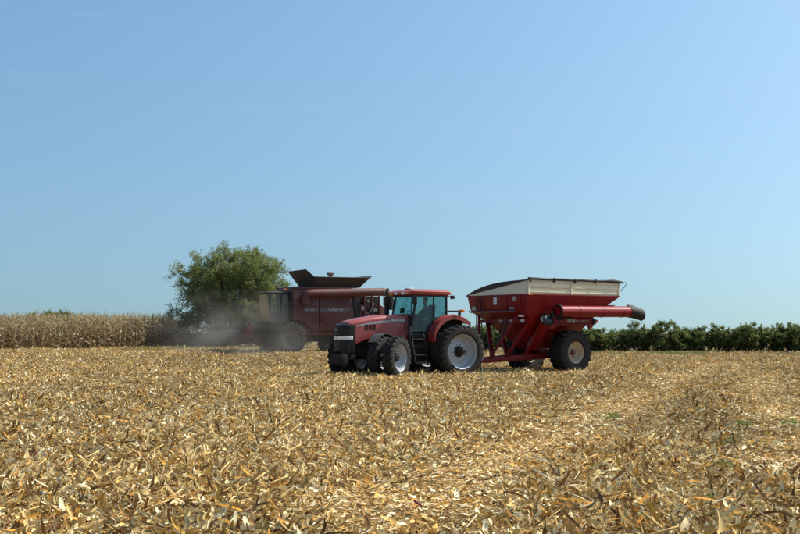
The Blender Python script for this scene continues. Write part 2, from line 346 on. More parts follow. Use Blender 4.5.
# wheel tracks run across the field: pressed flatter, finer and paler
def poly(pts): return [pix_ground(*p) for p in pts]
TR = [(poly([(395, 520), (455, 478), (530, 446), (600, 418), (650, 394), (690, 376), (712, 365)]), 1.0), (poly([(800, 470), (790, 430), (768, 398), (748, 378), (738, 366)]), 0.85),
      (poly([(560, 534), (640, 470), (700, 420), (722, 385), (730, 367)]), 0.0)]
def seg_dist(P, poly_):
    d = np.full(len(P), 1e9)
    for (ax, ay), (bx, by) in zip(poly_[:-1], poly_[1:]):
        v = np.array([bx - ax, by - ay]); w = P - np.array([ax, ay]); t = np.clip((w @ v) / (v @ v), 0, 1)
        d = np.minimum(d, np.hypot(*(w - t[:, None] * v).T))
    return d
def vnoise(P, scale, seed):
    r = np.random.default_rng(seed); G = r.random((64, 64)); q = P / scale; i = np.floor(q).astype(int); f = q - i; f = f * f * (3 - 2 * f)
    g_ = lambda a, b: G[(i[:, 0] + a) % 64, (i[:, 1] + b) % 64]
    return (g_(0, 0) * (1 - f[:, 0]) + g_(1, 0) * f[:, 0]) * (1 - f[:, 1]) + (g_(0, 1) * (1 - f[:, 0]) + g_(1, 1) * f[:, 0]) * f[:, 1]
pts = []
y = 7.5
while y < 106:
    s_ = 0.178 + 0.0036 * max(0, y - 10)
    half = 0.36 * y + 3.0; n = int(2 * half / s_)
    xx = np.linspace(-half, half, n) + rng.uniform(-0.5, 0.5, n) * s_
    pts.append(np.stack([xx, y + rng.uniform(-0.5, 0.5, n) * s_], 1)); y += s_
P = np.concatenate(pts); N = len(P)
D = np.hypot(P[:, 0], P[:, 1])
tr = np.zeros(N)
for pl, wd in TR:
    if wd: tr = np.maximum(tr, np.clip(1.25 - seg_dist(P, pl) / (wd + 0.004 * D), 0, 1))
nz = vnoise(P, 2.2, 3); nz2 = vnoise(P, 0.7, 5); nz3 = vnoise(P, 7.0, 9)
tr = np.clip(tr * (0.55 + 0.8 * nz2), 0, 1)
fine = rng.random(N) < (0.10 + 0.85 * tr)
coarse = [i for i, k in enumerate(KINDS) if k in (0, 1)]; fin = [i for i, k in enumerate(KINDS) if k == 2]; tall = [i for i, k in enumerate(KINDS) if k == 3]
idx = rng.choice(coarse, N); tl = (nz > 0.62) & (rng.random(N) < 0.45); idx[tl] = rng.choice(tall, tl.sum()); idx[fine] = rng.choice(fin, fine.sum())
sc = (0.72 + 0.45 * rng.random(N) ** 2 + 0.05 * np.clip((16 - D) / 6, 0, 1)) * (1 + 0.004 * np.maximum(0, D - 15))
zs = sc * (0.55 + 0.75 * nz) * (1 - 0.55 * tr)
tint = (0.99 + 0.30 * nz3 + 0.42 * (nz2 - 0.5) + 0.20 * (nz - 0.5))[:, None] * np.array([1.045, 0.995, 0.85]) + (tr * 0.36)[:, None]
br = rng.random(N)[:, None]; tint = tint * (1 + (br - 0.5) * np.array([0.10, 0.16, 0.26]))
rowdark = np.clip(1 - seg_dist(P, TR[2][0]) / 2.6, 0, 1); tint *= (1 - 0.06 * rowdark)[:, None]
Z = np.array([ground_z(a, b) for a, b in P]) - 0.01
scatter('corn_residue_litter', np.concatenate([P, Z[:, None]], 1), np.stack([rng.normal(0, 0.10, N), rng.normal(0, 0.10, N), rng.uniform(0, 6.283, N)], 1),
        np.stack([sc, sc, zs], 1), idx, tint, cl_meshes, 'tan litter of chopped corn leaves, husks and stalks covering the field')
# ------------------------------------------------------------------ wheels
def make_wheel(Rt, w, rr, dish, rim_mat, hub_mat, nl=22, lug=0.05, parent=None, hub_r=0.17):
    """axis along y, outer face towards +y; the rim is the part, tyre and hub its sub-parts"""
    m = MB(); f = w * 0.44
    m.lathe([(rr + 0.035, f), (rr + 0.035, f - 0.03), (rr, f - 0.05), (rr - 0.025, f - 0.12), (rr - 0.03, dish + 0.10), (rr - 0.07, dish + 0.03), (rr * 0.78, dish), (rr * 0.62, dish + 0.025), (rr * 0.55, dish + 0.055), (rr * 0.40, dish + 0.06), (0.05, dish + 0.06)], 44)
    m.lathe([(0.05, dish + 0.02), (rr * 0.6, dish - 0.01), (rr - 0.05, dish - 0.03), (rr - 0.02, dish - 0.1), (rr - 0.005, -f + 0.05), (rr + 0.035, -f + 0.03), (rr + 0.035, -f)], 44)
    m.lathe([(rr + 0.037, f - 0.001), (rr + 0.05, f - 0.05), (rr + 0.05, -f + 0.05), (rr + 0.037, -f + 0.001)], 44)
    o = m.build('wheel', rim_mat, parent, smooth=40)
    t = MB(); h = w / 2; T = Rt - lug; mid = (T + rr) / 2
    prof = [(rr + 0.02, -f), (rr + 0.05, -f - 0.02), (mid - 0.05, -h * 1.0), (mid + 0.06, -h * 1.0), (T - 0.05, -h * 0.93), (T - 0.012, -h * 0.80), (T, -h * 0.4), (T + 0.004, 0)]
    prof = prof + [(r, -y) for r, y in prof[-2::-1]]
    t.lathe(prof, 60)
    for k in range(nl):
        for s in (-1, 1):
            a0 = 2 * math.pi * (k + (0.25 if s > 0 else -0.25)) / nl; sw = 2 * math.pi / nl * 1.15; th = 2 * math.pi / nl * 0.17
            rings = []
            for u, (yy, ro, ri) in enumerate([(-0.04 * w, Rt, T - 0.02), (0.24 * w, Rt, T - 0.02), (0.43 * w, Rt - 0.012, T - 0.03), (0.505 * w, T - 0.035, T - 0.09)]):
                a = a0 + sw * (max(yy, 0) / w) ** 0.9; tt = th * (1.0 + 0.35 * u / 3)
                rings.append([(math.cos(a + q) * r, s * yy, math.sin(a + q) * r) for r, q in ((ri, -tt * 1.25), (ro, -tt), (ro, tt), (ri, tt * 1.25))])
            t.loft(rings)
    t.build('tyre', M['rubber'], o, smooth=40)
    hb = MB(); hb.lathe([(hub_r + 0.05, dish + 0.058), (hub_r + 0.05, dish + 0.085), (hub_r, dish + 0.09), (hub_r * 0.9, dish + 0.17), (hub_r * 0.55, dish + 0.20), (0.01, dish + 0.21)], 20)
    for k in range(10):
        a = 2 * math.pi * k / 10; hb.tube([(math.cos(a) * (hub_r + 0.10), dish + 0.05, math.sin(a) * (hub_r + 0.10)), (math.cos(a) * (hub_r + 0.10), dish + 0.10, math.sin(a) * (hub_r + 0.10))], 0.018, 6)
    hb.build('hub', hub_mat, o, smooth=40)
    return o
def put_wheel(w, parent, x, y, z, rz=0.0, spin=0.0):
    w.parent = parent; w.location = (x, y, z); w.rotation_euler = Euler((0, spin, rz), 'XYZ'); return w

# ------------------------------------------------------------------ tractor
def build_tractor():
    yaw = 31.0; a = R(yaw); d = F_PX / 25.5
    ox, oy = 62.5 / F_PX * d - 1.80 * math.sin(a), d + 1.80 * math.cos(a)
    t = empty('tractor', (ox, oy, ground_z(ox, oy) - 0.02), math.pi + a, 'red farm tractor with dual wheels and glazed cab pulling the grain cart', 'tractor')
    # rear duals
    w = make_wheel(1.04, 0.47, 0.665, -0.15, M['silver'], M['chassis'], 24, 0.055)
    put_wheel(w, t, 0, 1.62, 1.02, 0, 0.1)
    for y, rz, sp in ((0.98, 0, 0.2), (-0.98, math.pi, 0.3), (-1.62, math.pi, 0.15)): put_wheel(copy_tree(w, t), t, 0, y, 1.02, rz, sp)
    # front duals, steered towards the camera side
    fw = make_wheel(0.83, 0.42, 0.50, -0.13, M['silver'], M['chassis'], 21, 0.048, hub_r=0.14)
    st = R(30); FX = 3.2; first = True
    for s in (1, -1):
        for off in (0.0, 0.66):
            px, py = FX, s * 1.0
            x, y = px - s * off * math.sin(st), py + s * off * math.cos(st)
            put_wheel(fw if first else copy_tree(fw, t), t, x, y, 0.81, st + (0 if s > 0 else math.pi), 0.1 * off + 0.05); first = False
    # running gear
    m = MB(); m.box(-0.45, 1.6, -0.36, 0.36, 0.72, 1.35); m.box(1.6, 4.1, -0.26, 0.26, 0.85, 1.30); m.build('chassis', M['chassis'], t, bevel=0.03)
    m = MB(); m.tube([(0, -1.95, 1.02), (0, 1.95, 1.02)], 0.085, 16); m.tube([(0, -0.8, 1.02), (0, 0.8, 1.02)], 0.19, 16); m.build('rear_axle', M['chassis'], t)
    m = MB(); m.hexa([(3.05, -1.0, 0.72), (3.35, -1.0, 0.72), (3.35, 1.0, 0.72), (3.05, 1.0, 0.72), (3.1, -1.0, 0.92), (3.3, -1.0, 0.92), (3.3, 1.0, 0.92), (3.1, 1.0, 0.92)]); m.build('front_axle', M['chassis'], t, bevel=0.02)
    for s in (1, -1):
        x1, y1 = FX - s * 0.74 * math.sin(st), s * (1.0 + 0.74 * math.cos(st))
        m = MB(); m.tube([(FX, s * 1.0, 0.81), (x1, y1, 0.81)], 0.10, 12); m.build('dual_hub', M['chassis'], t)
        # front mudguard over the inner wheel
        m = MB(); rings = []
        for k in range(9):
            an = R(40 + 14 * k); rings.append([(q * math.cos(an), yy, q * math.sin(an)) for q, yy in ((0.90, -0.20), (0.90, 0.22), (0.925, 0.22), (0.925, -0.20))])
        m.loft(rings); o = m.build('front_mudguard', M['dark_grey'], t); o.location = (FX, s * 1.0, 0.81); o.rotation_euler = (0, 0, st)
    # engine block seen under the hood
    m = MB(); m.box(2.2, 4.0, -0.34, 0.34, 1.28, 1.7); m.box(2.5, 3.4, 0.30, 0.40, 1.35, 1.6); m.build('engine', M['chassis'], t, bevel=0.03)
    # hood
    H = [(1.72, 0.53, 1.50, 2.50), (2.3, 0.53, 1.56, 2.475), (3.0, 0.515, 1.62, 2.42), (3.6, 0.50, 1.50, 2.34), (4.02, 0.48, 1.34, 2.255), (4.20, 0.465, 1.60, 2.205), (4.30, 0.45, 1.95, 2.165)]
    def hood_at(x):
        for p, q in zip(H[:-1], H[1:]):
            if p[0] <= x <= q[0]:
                f = (x - p[0]) / (q[0] - p[0]); return [p[i] + f * (q[i] - p[i]) for i in range(1, 4)]
        return list(H[-1][1:])
    hd = MB(); hd.loft([rect_section(x, hw, zb, zt, 0.17, 5) for x, hw, zb, zt in H]); hood = hd.build('hood', M['red'], t, smooth=50)
    # black nose that wraps round the front of the hood
    nose = [(4.06, 0.485, 1.02, 2.14, 0.10), (4.30, 0.47, 0.98, 2.125, 0.12), (4.46, 0.41, 0.98, 2.09, 0.13), (4.56, 0.31, 1.0, 2.05, 0.13), (4.62, 0.17, 1.05, 2.0, 0.12)]
    n = MB(); n.loft([rect_section(x, hw, zb, zt, r, 5) for x, hw, zb, zt, r in nose]); gr_ = n.build('grille', M['black'], t, smooth=50)
    path = [(4.18, 0.485), (4.30, 0.478), (4.46, 0.418), (4.56, 0.318), (4.632, 0.17), (4.636, 0.02)]
    for s in (1, -1):
        m = MB(); rings = [[(x, s * y, 1.49), (x + 0.012, s * (y + 0.012), 1.50), (x + 0.014, s * (y + 0.012), 1.615), (x - 0.01, s * y, 1.63)] for x, y in path]; m.loft(rings); m.build('headlight', M['lamp'], t)
    m = MB(); m.box(4.60, 4.645, -0.09, 0.09, 1.86, 1.885); m.build('emblem', M['white'], gr_)
    for k in range(6):
        z = 1.14 + 0.055 * k; m = MB(); m.loft([[(x + 0.004, y, z), (x + 0.010, y * 1.02, z + 0.01), (x + 0.004, y, z + 0.02)] for x, y in [(4.30, -0.472), (4.46, -0.412), (4.56, -0.312), (4.625, -0.17), (4.625, 0.17), (4.56, 0.312), (4.46, 0.412), (4.30, 0.472)]]); m.build('grille_bar', M['dark_grey'], gr_)
    # suitcase weights
    wm = None
    for k in range(12):
        y = -0.44 + 0.08 * k
        if wm is None:
            m = MB(); m.prism([(4.40, 0.50), (4.60, 0.50), (4.68, 0.60), (4.70, 0.78), (4.66, 0.92), (4.58, 0.97), (4.50, 0.96), (4.40, 0.93)], -0.036, 0.036); o = m.build('front_weight', M['chassis'], t, bevel=0.012); wm = o.data; o.location.y = y
        else: o = link('front_weight', wm, None, t); o.location.y = y
    m = MB(); m.box(4.0, 4.6, -0.40, 0.40, 0.72, 0.97); m.build('weight_bracket', M['chassis'], t, bevel=0.02)
    # decals and vents on the hood sides
    for s in (1, -1):
        m = MB(); top = []; bot = []
        for k in range(15):
            x = 2.55 + (4.02 - 2.55) * k / 14; hw, zb, zt = hood_at(x); z1 = zt - 0.20 - 0.02 * k / 14; z0 = z1 - 0.11 + 0.06 * k / 14
            top.append((x, s * (hw + 0.004), z1)); bot.append((x, s * (hw + 0.004), z0))
        nn = len(top); m.add(top + bot, [(i, i + 1, nn + i + 1, nn + i) for i in range(nn - 1)]); m.build('stripe', M['decal_grey'], hood, smooth=0)
        m = MB(); top = []; bot = []
        for k in range(8):
            x = 1.80 + (2.55 - 1.80) * k / 7; hw, zb, zt = hood_at(x)
            top.append((x, s * (hw + 0.004), zt - 0.17)); bot.append((x, s * (hw + 0.004), zt - 0.32))
        nn = len(top); m.add(top + bot, [(i, i + 1, nn + i + 1, nn + i) for i in range(nn - 1)]); m.build('name_panel', M['decal_dark'], hood, smooth=0)
        for k in range(3):
            x = 3.24 + 0.17 * k; hw = hood_at(x)[0]
            m = MB(); m.prism([(x - 0.055, 1.86), (x + 0.05, 1.86), (x + 0.07, 1.93), (x + 0.07, 2.06), (x + 0.03, 2.09), (x - 0.055, 2.07)], s * (hw - 0.02), s * (hw + 0.006)); m.build('vent', M['vent_red'], hood, smooth=0)
    lettering('MAGNUM', 0.125, (2.50, 0.542, 2.20), M['white'], hood, bold=0.002, slant=0.15, squeeze=1.12)
    lettering('CASE', 0.085, (2.34, 0.540, 2.03), M['decal_grey'], hood, squeeze=1.1); lettering('IH', 0.085, (2.06, 0.540, 2.03), M['decal_grey'], hood, squeeze=1.1)
    # cab
    m = MB(); m.box(0.0, 1.72, -0.80, 0.80, 1.50, 1.76); m.box(1.5, 1.72, -0.55, 0.55, 1.76, 2.1); cabf = m.build('cab_floor', M['black'], t, bevel=0.03)
    def post(nm, path, r): m = MB(); m.tube(path, r, 8); return m.build(nm, M['black'], t)
    A0, A1, B0, B1, C0, C1 = (1.76, 0.80, 1.80), (1.50, 0.80, 3.24), (0.78, 0.86, 1.80), (0.72, 0.82, 3.24), (0.12, 0.82, 2.30), (0.10, 0.78, 3.24)
    mir = lambda p: (p[0], -p[1], p[2])
    for p, q in ((A0, A1), (B0, B1), (C0, C1)):
        r = 0.05 if p is not B0 else 0.032
        post('cab_pillar', [p, q], r); post('cab_pillar', [mir(p), mir(q)], r)
    def pane(nm, q, thick=0.008): m = MB(); m.slab(q, thick); return m.build(nm, M['glass'], t, smooth=0)
    pane('windshield', [(1.77, -0.76, 1.84), (1.77, 0.76, 1.84), (1.52, 0.76, 3.22), (1.52, -0.76, 3.22)])
    for f in (lambda p: p, mir):
        pane('door_glass', [f((1.72, 0.815, 1.80)), f((0.81, 0.865, 1.80)), f((0.75, 0.825, 3.22)), f((1.49, 0.81, 3.22))])
        pane('quarter_glass', [f((0.745, 0.865, 1.95)), f((0.15, 0.835, 2.32)), f((0.13, 0.79, 3.22)), f((0.69, 0.825, 3.22))])
    pane('rear_glass', [(0.08, -0.76, 2.1), (0.08, 0.76, 2.1), (0.07, 0.74, 3.22), (0.07, -0.74, 3.22)])
    rf = MB(); rings = []
    for z, x0, x1, hy in ((3.23, 0.02, 1.66, 0.86), (3.27, -0.06, 1.78, 0.92), (3.38, -0.07, 1.80, 0.93), (3.45, 0.0, 1.66, 0.86), (3.475, 0.15, 1.4, 0.7)):
        ring = []; cr = 0.16
        for cx, cy, a0 in ((x1 - cr, hy - cr, 0), (x0 + cr, hy - cr, 90), (x0 + cr, -hy + cr, 180), (x1 - cr, -hy + cr, 270)):
            for k in range(5): an = R(a0 + 22.5 * k); ring.append((cx + cr * math.cos(an), cy + cr * math.sin(an), z))
        rings.append(ring)
    rf.loft(rings); roof = rf.build('cab_roof', M['red'], t, smooth=50)
    m = MB(); m.box(0.05, 1.70, -0.84, 0.84, 3.20, 3.228); m.build('headliner', M['black'], roof)
    for x, y in ((1.80, 0.62), (1.80, -0.62), (1.80, 0.28), (1.80, -0.28)):
        m = MB(); m.box(x - 0.02, x + 0.035, y - 0.10, y + 0.10, 3.27, 3.36); m.build('work_light', M['amber'] if abs(y) > 0.5 else M['lamp'], roof, bevel=0.015)
    m = MB(); m.box(-0.12, -0.05, 0.66, 0.84, 3.27, 3.36); m.build('work_light', M['amber'], roof, bevel=0.015)
    m = MB(); m.tube([(0.02, 0.78, 3.20), (-0.12, 0.86, 3.18)], 0.025, 6); m.box(-0.20, -0.08, 0.80, 0.95, 3.10, 3.24); m.build('rear_work_light', M['black'], t, bevel=0.02)
    m = MB(); m.lathe([(0.0, -0.02), (0.16, -0.02), (0.17, 0.04), (0.14, 0.085), (0.05, 0.10), (0.0, 0.10)], 16); o = m.build('satellite_receiver', M['dull_white'], roof); o.rotation_euler = (R(90), 0, 0); o.scale = (1.1, 0.7, 1.1); o.location = (1.35, 0.0, 3.485)
    for s in (1, -1):
        m = MB(); m.tube([(1.60, s * 0.84, 3.05), (1.78, s * 1.12, 3.08)], 0.018, 6); arm = m.build('mirror_arm', M['black'], t)
        m = MB(); m.box(1.75, 1.83, s * 1.02, s * 1.26, 2.86, 3.20); m.build('mirror', M['black'], arm, bevel=0.025)
    # exhaust by the far front cab corner
    m = MB(); m.tube([(2.00, -0.66, 2.2), (2.00, -0.66, 3.1)], 0.10, 12); m.tube([(2.0, -0.66, 3.1), (2.0, -0.66, 3.42), (1.94, -0.66, 3.52)], 0.055, 10); m.build('exhaust', M['black'], t)
    # rear mudguards
    for s in (1, -1):
        m = MB(); rings = []
        prof = [(0.98, 1.46), (0.98, 1.72), (0.88, 2.00), (0.70, 2.24), (0.42, 2.42), (0.10, 2.49), (-0.24, 2.46), (-0.52, 2.36), (-0.76, 2.20)]
        for k, (x, z) in enumerate(prof):
            yo = 1.28; rings.append([(x, s * 0.72, z - 0.02), (x, s * (yo - 0.10), z), (x * 0.995, s * yo, z - 0.045), (x * 0.93, s * yo, z - 0.20 * (1 if z > 1.8 else 0.4)), (x * 0.95, s * (yo - 0.10), z - 0.09), (x * 0.97, s * 0.72, z - 0.07)])
        m.loft(rings); m.build('rear_mudguard', M['red'], t, smooth=50)
        m = MB(); m.tube([(0.08, s * 0.80, 2.62), (-0.15, s * 1.0, 2.62), (-0.15, s * 1.62, 2.62)], 0.026, 6); arm = m.build('marker_arm', M['black'], t)
        m = MB(); m.box(-0.20, -0.10, s * 1.40, s * 1.66, 2.57, 2.67); m.build('marker_light', M['amber'], arm, bevel=0.015)
        m = MB(); m.tube([(-0.15, s * 1.36, 2.42), (-0.15, s * 1.36, 2.58)], 0.06, 8); m.build('warning_lamp', M['black'], arm)
        m = MB(); m.prism([(0.92, 1.35), (0.92, 1.85), (0.66, 2.20), (0.38, 2.36), (0.08, 2.43), (-0.26, 2.40), (-0.54, 2.29), (-0.74, 2.12), (-0.70, 1.35)], s * 0.66, s * 0.72); m.build('inner_guard', M['black'], t)
    # steps and fuel tank under the door
    m = MB()
    for x in (1.28, 1.84): m.hexa([(x - 0.02, 1.26, 0.50), (x + 0.02, 1.26, 0.50), (x + 0.02, 1.34, 0.50), (x - 0.02, 1.34, 0.50), (x - 0.02, 0.90, 1.72), (x + 0.02, 0.90, 1.72), (x + 0.02, 0.98, 1.72), (x - 0.02, 0.98, 1.72)])
    lad = m.build('ladder', M['black'], t)
    for k in range(4):
        z = 0.56 + 0.31 * k; yc = 1.29 - 0.105 * k; m = MB(); m.box(1.30, 1.82, yc - 0.14, yc + 0.07, z, z + 0.035); m.build('step', M['dark_grey'], lad, bevel=0.005)
    m = MB(); m.tube([(1.86, 0.92, 1.05), (1.88, 0.92, 2.00)], 0.055, 10); m.build('grab_post', M['dark_grey'], t)
    m = MB(); m.loft([rect_section(x, 0.46, 0.62, 1.40, 0.08, 3) for x in (0.95, 2.4)]); o = m.build('fuel_tank', M['black'], t); o.location.y = 0.42
    # inside the cab
    m = MB(); m.box(0.42, 0.95, -0.27, 0.27, 2.05, 2.20); m.box(0.70 - 0.12, 0.78, -0.2, 0.2, 1.76, 2.05); seat = m.build('seat', M['seat'], t, bevel=0.04)
    m = MB(); m.hexa([(0.30, -0.26, 2.18), (0.46, -0.26, 2.18), (0.46, 0.26, 2.18), (0.30, 0.26, 2.18), (0.20, -0.22, 2.88), (0.32, -0.22, 2.88), (0.32, 0.22, 2.88), (0.20, 0.22, 2.88)]); m.build('backrest', M['seat'], seat, bevel=0.05)
    m = MB(); m.box(0.50, 1.05, -0.50, -0.32, 2.30, 2.42); m.build('armrest_console', M['black'], t, bevel=0.03)
    m = MB(); m.tube([(1.48, 0, 1.76), (1.34, 0, 2.38)], 0.05, 8); m.box(1.36, 1.62, -0.22, 0.22, 2.2, 2.45); cons = m.build('steering_column', M['black'], t, bevel=0.02)
    ring = [(1.30 + 0.20 * math.cos(q) * 0.5, 0.20 * math.sin(q), 2.46 + 0.20 * math.cos(q) * 0.85) for q in [2 * math.pi * k / 20 for k in range(21)]]
    m = MB(); m.tube(ring, 0.016, 6); m.tube([(1.34, 0, 2.38), (1.30, 0, 2.46)], 0.03, 6); m.tube([ring[5], ring[15]], 0.012, 6); m.build('steering_wheel', M['black'], cons)
    m = MB(); m.box(1.30, 1.36, -0.72, -0.44, 2.55, 2.75); m.tube([(1.33, -0.6, 2.0), (1.33, -0.6, 2.6)], 0.02, 6); m.build('display', M['black'], t, bevel=0.01)
    m = MB(); m.box(0.20, 1.45, -0.74, -0.45, 1.76, 2.30); m.box(0.14, 0.40, -0.6, 0.6, 1.76, 2.15); m.build('side_console', M['black'], t, bevel=0.03)
    m = MB(); m.box(-1.35, -0.2, -0.09, 0.09, 0.50, 0.58); m.build('drawbar', M['chassis'], t)
    m = MB(); m.box(-0.75, -0.45, -0.40, 0.40, 0.75, 1.45); m.build('hitch', M['chassis'], t, bevel=0.03)
    return t
M['vent_red'] = paint('dark vent mesh', (0.035, 0.001, 0.003), 0.6, 0.0)
tractor = build_tractor()

# ------------------------------------------------------------------ driver
def skin(name, V, E, mat, parent, sub=2):
    bm = bmesh.new(); lay = bm.verts.layers.skin.verify(); vs_ = []
    for i, (p, r) in enumerate(V):
        v = bm.verts.new(p); v[lay].radius = (r, r) if not isinstance(r, tuple) else r; v[lay].use_root = i == 0; vs_.append(v)
    for a, b in E: bm.edges.new((vs_[a], vs_[b]))
    me = bpy.data.meshes.new(name); bm.to_mesh(me); bm.free()
    o = link(name, me, mat, parent); md = o.modifiers.new('skin', 'SKIN'); md.use_smooth_shade = True; s = o.modifiers.new('sub', 'SUBSURF'); s.levels = s.render_levels = sub; return o
def build_driver(tr):
    # seated on the tractor seat, hands on the wheel; coordinates are the tractor's
    sx = 0.58; z0 = 2.28
    V = [((sx, 0, z0), 0.13), ((sx - 0.03, 0, z0 + 0.17), 0.135), ((sx - 0.05, 0, z0 + 0.36), 0.15), ((sx - 0.04, 0, z0 + 0.50), 0.09), ((sx - 0.02, 0, z0 + 0.57), 0.055),
         ((sx + 0.00, 0, z0 + 0.65), 0.085), ((sx + 0.01, 0, z0 + 0.74), 0.095), ((sx - 0.0, 0, z0 + 0.82), 0.06), ((sx + 0.105, 0, z0 + 0.71), 0.018)]
    E = [(0, 1), (1, 2), (2, 3), (3, 4), (4, 5), (5, 6), (6, 7), (6, 8)]
    for s in (1, -1):
        k = len(V)
        V += [((sx - 0.04, s * 0.19, z0 + 0.42), 0.065), ((sx + 0.13, s * 0.25, z0 + 0.20), 0.05), ((sx + 0.40, s * 0.22, z0 + 0.17), 0.04), ((sx + 0.62, s * 0.19, z0 + 0.21), 0.028), ((sx + 0.69, s * 0.185, z0 + 0.23), 0.034),
              ((sx + 0.03, s * 0.10, z0 - 0.0), 0.10), ((sx + 0.45, s * 0.15, z0 + 0.02), 0.075), ((sx + 0.52, s * 0.16, z0 - 0.40), 0.05), ((sx + 0.53, s * 0.16, z0 - 0.46), 0.042), ((sx + 0.66, s * 0.17, z0 - 0.48), 0.035)]
        E += [(2, k), (k, k + 1), (k + 1, k + 2), (k + 2, k + 3), (k + 3, k + 4), (0, k + 5), (k + 5, k + 6), (k + 6, k + 7), (k + 7, k + 8), (k + 8, k + 9)]
        for f in range(4):   # fingers closed over the steering wheel rim
            b = len(V); yy = s * (0.165 + 0.018 * f); ln = (0.028, 0.034, 0.032, 0.024)[f]
            V += [((sx + 0.715, yy, z0 + 0.255), 0.010), ((sx + 0.735, yy, z0 + 0.24), 0.009), ((sx + 0.735, yy, z0 + 0.24 - ln), 0.008)]
            E += [(k + 4, b), (b, b + 1), (b + 1, b + 2)]
        b = len(V); V += [((sx + 0.69, s * 0.155, z0 + 0.22), 0.011), ((sx + 0.715, s * 0.15, z0 + 0.21), 0.009)]; E += [(k + 4, b), (b, b + 1)]
    p = empty('person', tr.location, tr.rotation_euler.z, 'person in dark work shirt and cap seated at the wheel inside the tractor cab', 'person')
    body = skin('body', V, E, M['skin'], p)
    # clothes: the same limbs, a little larger, ending at neck, wrists and ankles
    sh = [0, 1, 2, 3]; vv = [(V[i][0], V[i][1] + 0.018) for i in sh]; ee = [(0, 1), (1, 2), (2, 3)]; tv = [(V[0][0], V[0][1] + 0.015)]; te = []
    for q in range(2):
        k = 9 + q * (10 + 12 + 2); n0 = len(vv); vv += [(V[k + j][0], V[k + j][1] + 0.016) for j in range(3)]; e_ = Vector(V[k + 2][0]).lerp(Vector(V[k + 3][0]), 0.7); vv.append((tuple(e_), 0.045)); ee += [(2, n0), (n0, n0 + 1), (n0 + 1, n0 + 2), (n0 + 2, n0 + 3)]
        n1 = len(tv); tv += [(V[k + 5 + j][0], V[k + 5 + j][1] + 0.018) for j in range(3)]; te += [(0, n1), (n1, n1 + 1), (n1 + 1, n1 + 2)]
    skin('shirt', vv, ee, M['shirt'], p); skin('trousers', tv, te, M['jeans'], p)
    m = MB(); hx, hz = sx + 0.0, z0 + 0.76
    m.loft([[(hx + rx * math.cos(q), ry * math.sin(q), z) for q in [2 * math.pi * k / 16 for k in range(16)]] for rx, ry, z in ((0.115, 0.10, hz), (0.115, 0.10, hz + 0.06), (0.09, 0.08, hz + 0.11), (0.04, 0.035, hz + 0.13))])
    m.hexa([(hx + 0.08, -0.07, hz), (hx + 0.20, -0.05, hz - 0.01), (hx + 0.20, 0.05, hz - 0.01), (hx + 0.08, 0.07, hz), (hx + 0.08, -0.07, hz + 0.012), (hx + 0.20, -0.05, hz + 0.002), (hx + 0.20, 0.05, hz + 0.002), (hx + 0.08, 0.07, hz + 0.012)])
    m.build('cap', M['cap'], p)
    return p
build_driver(tractor)

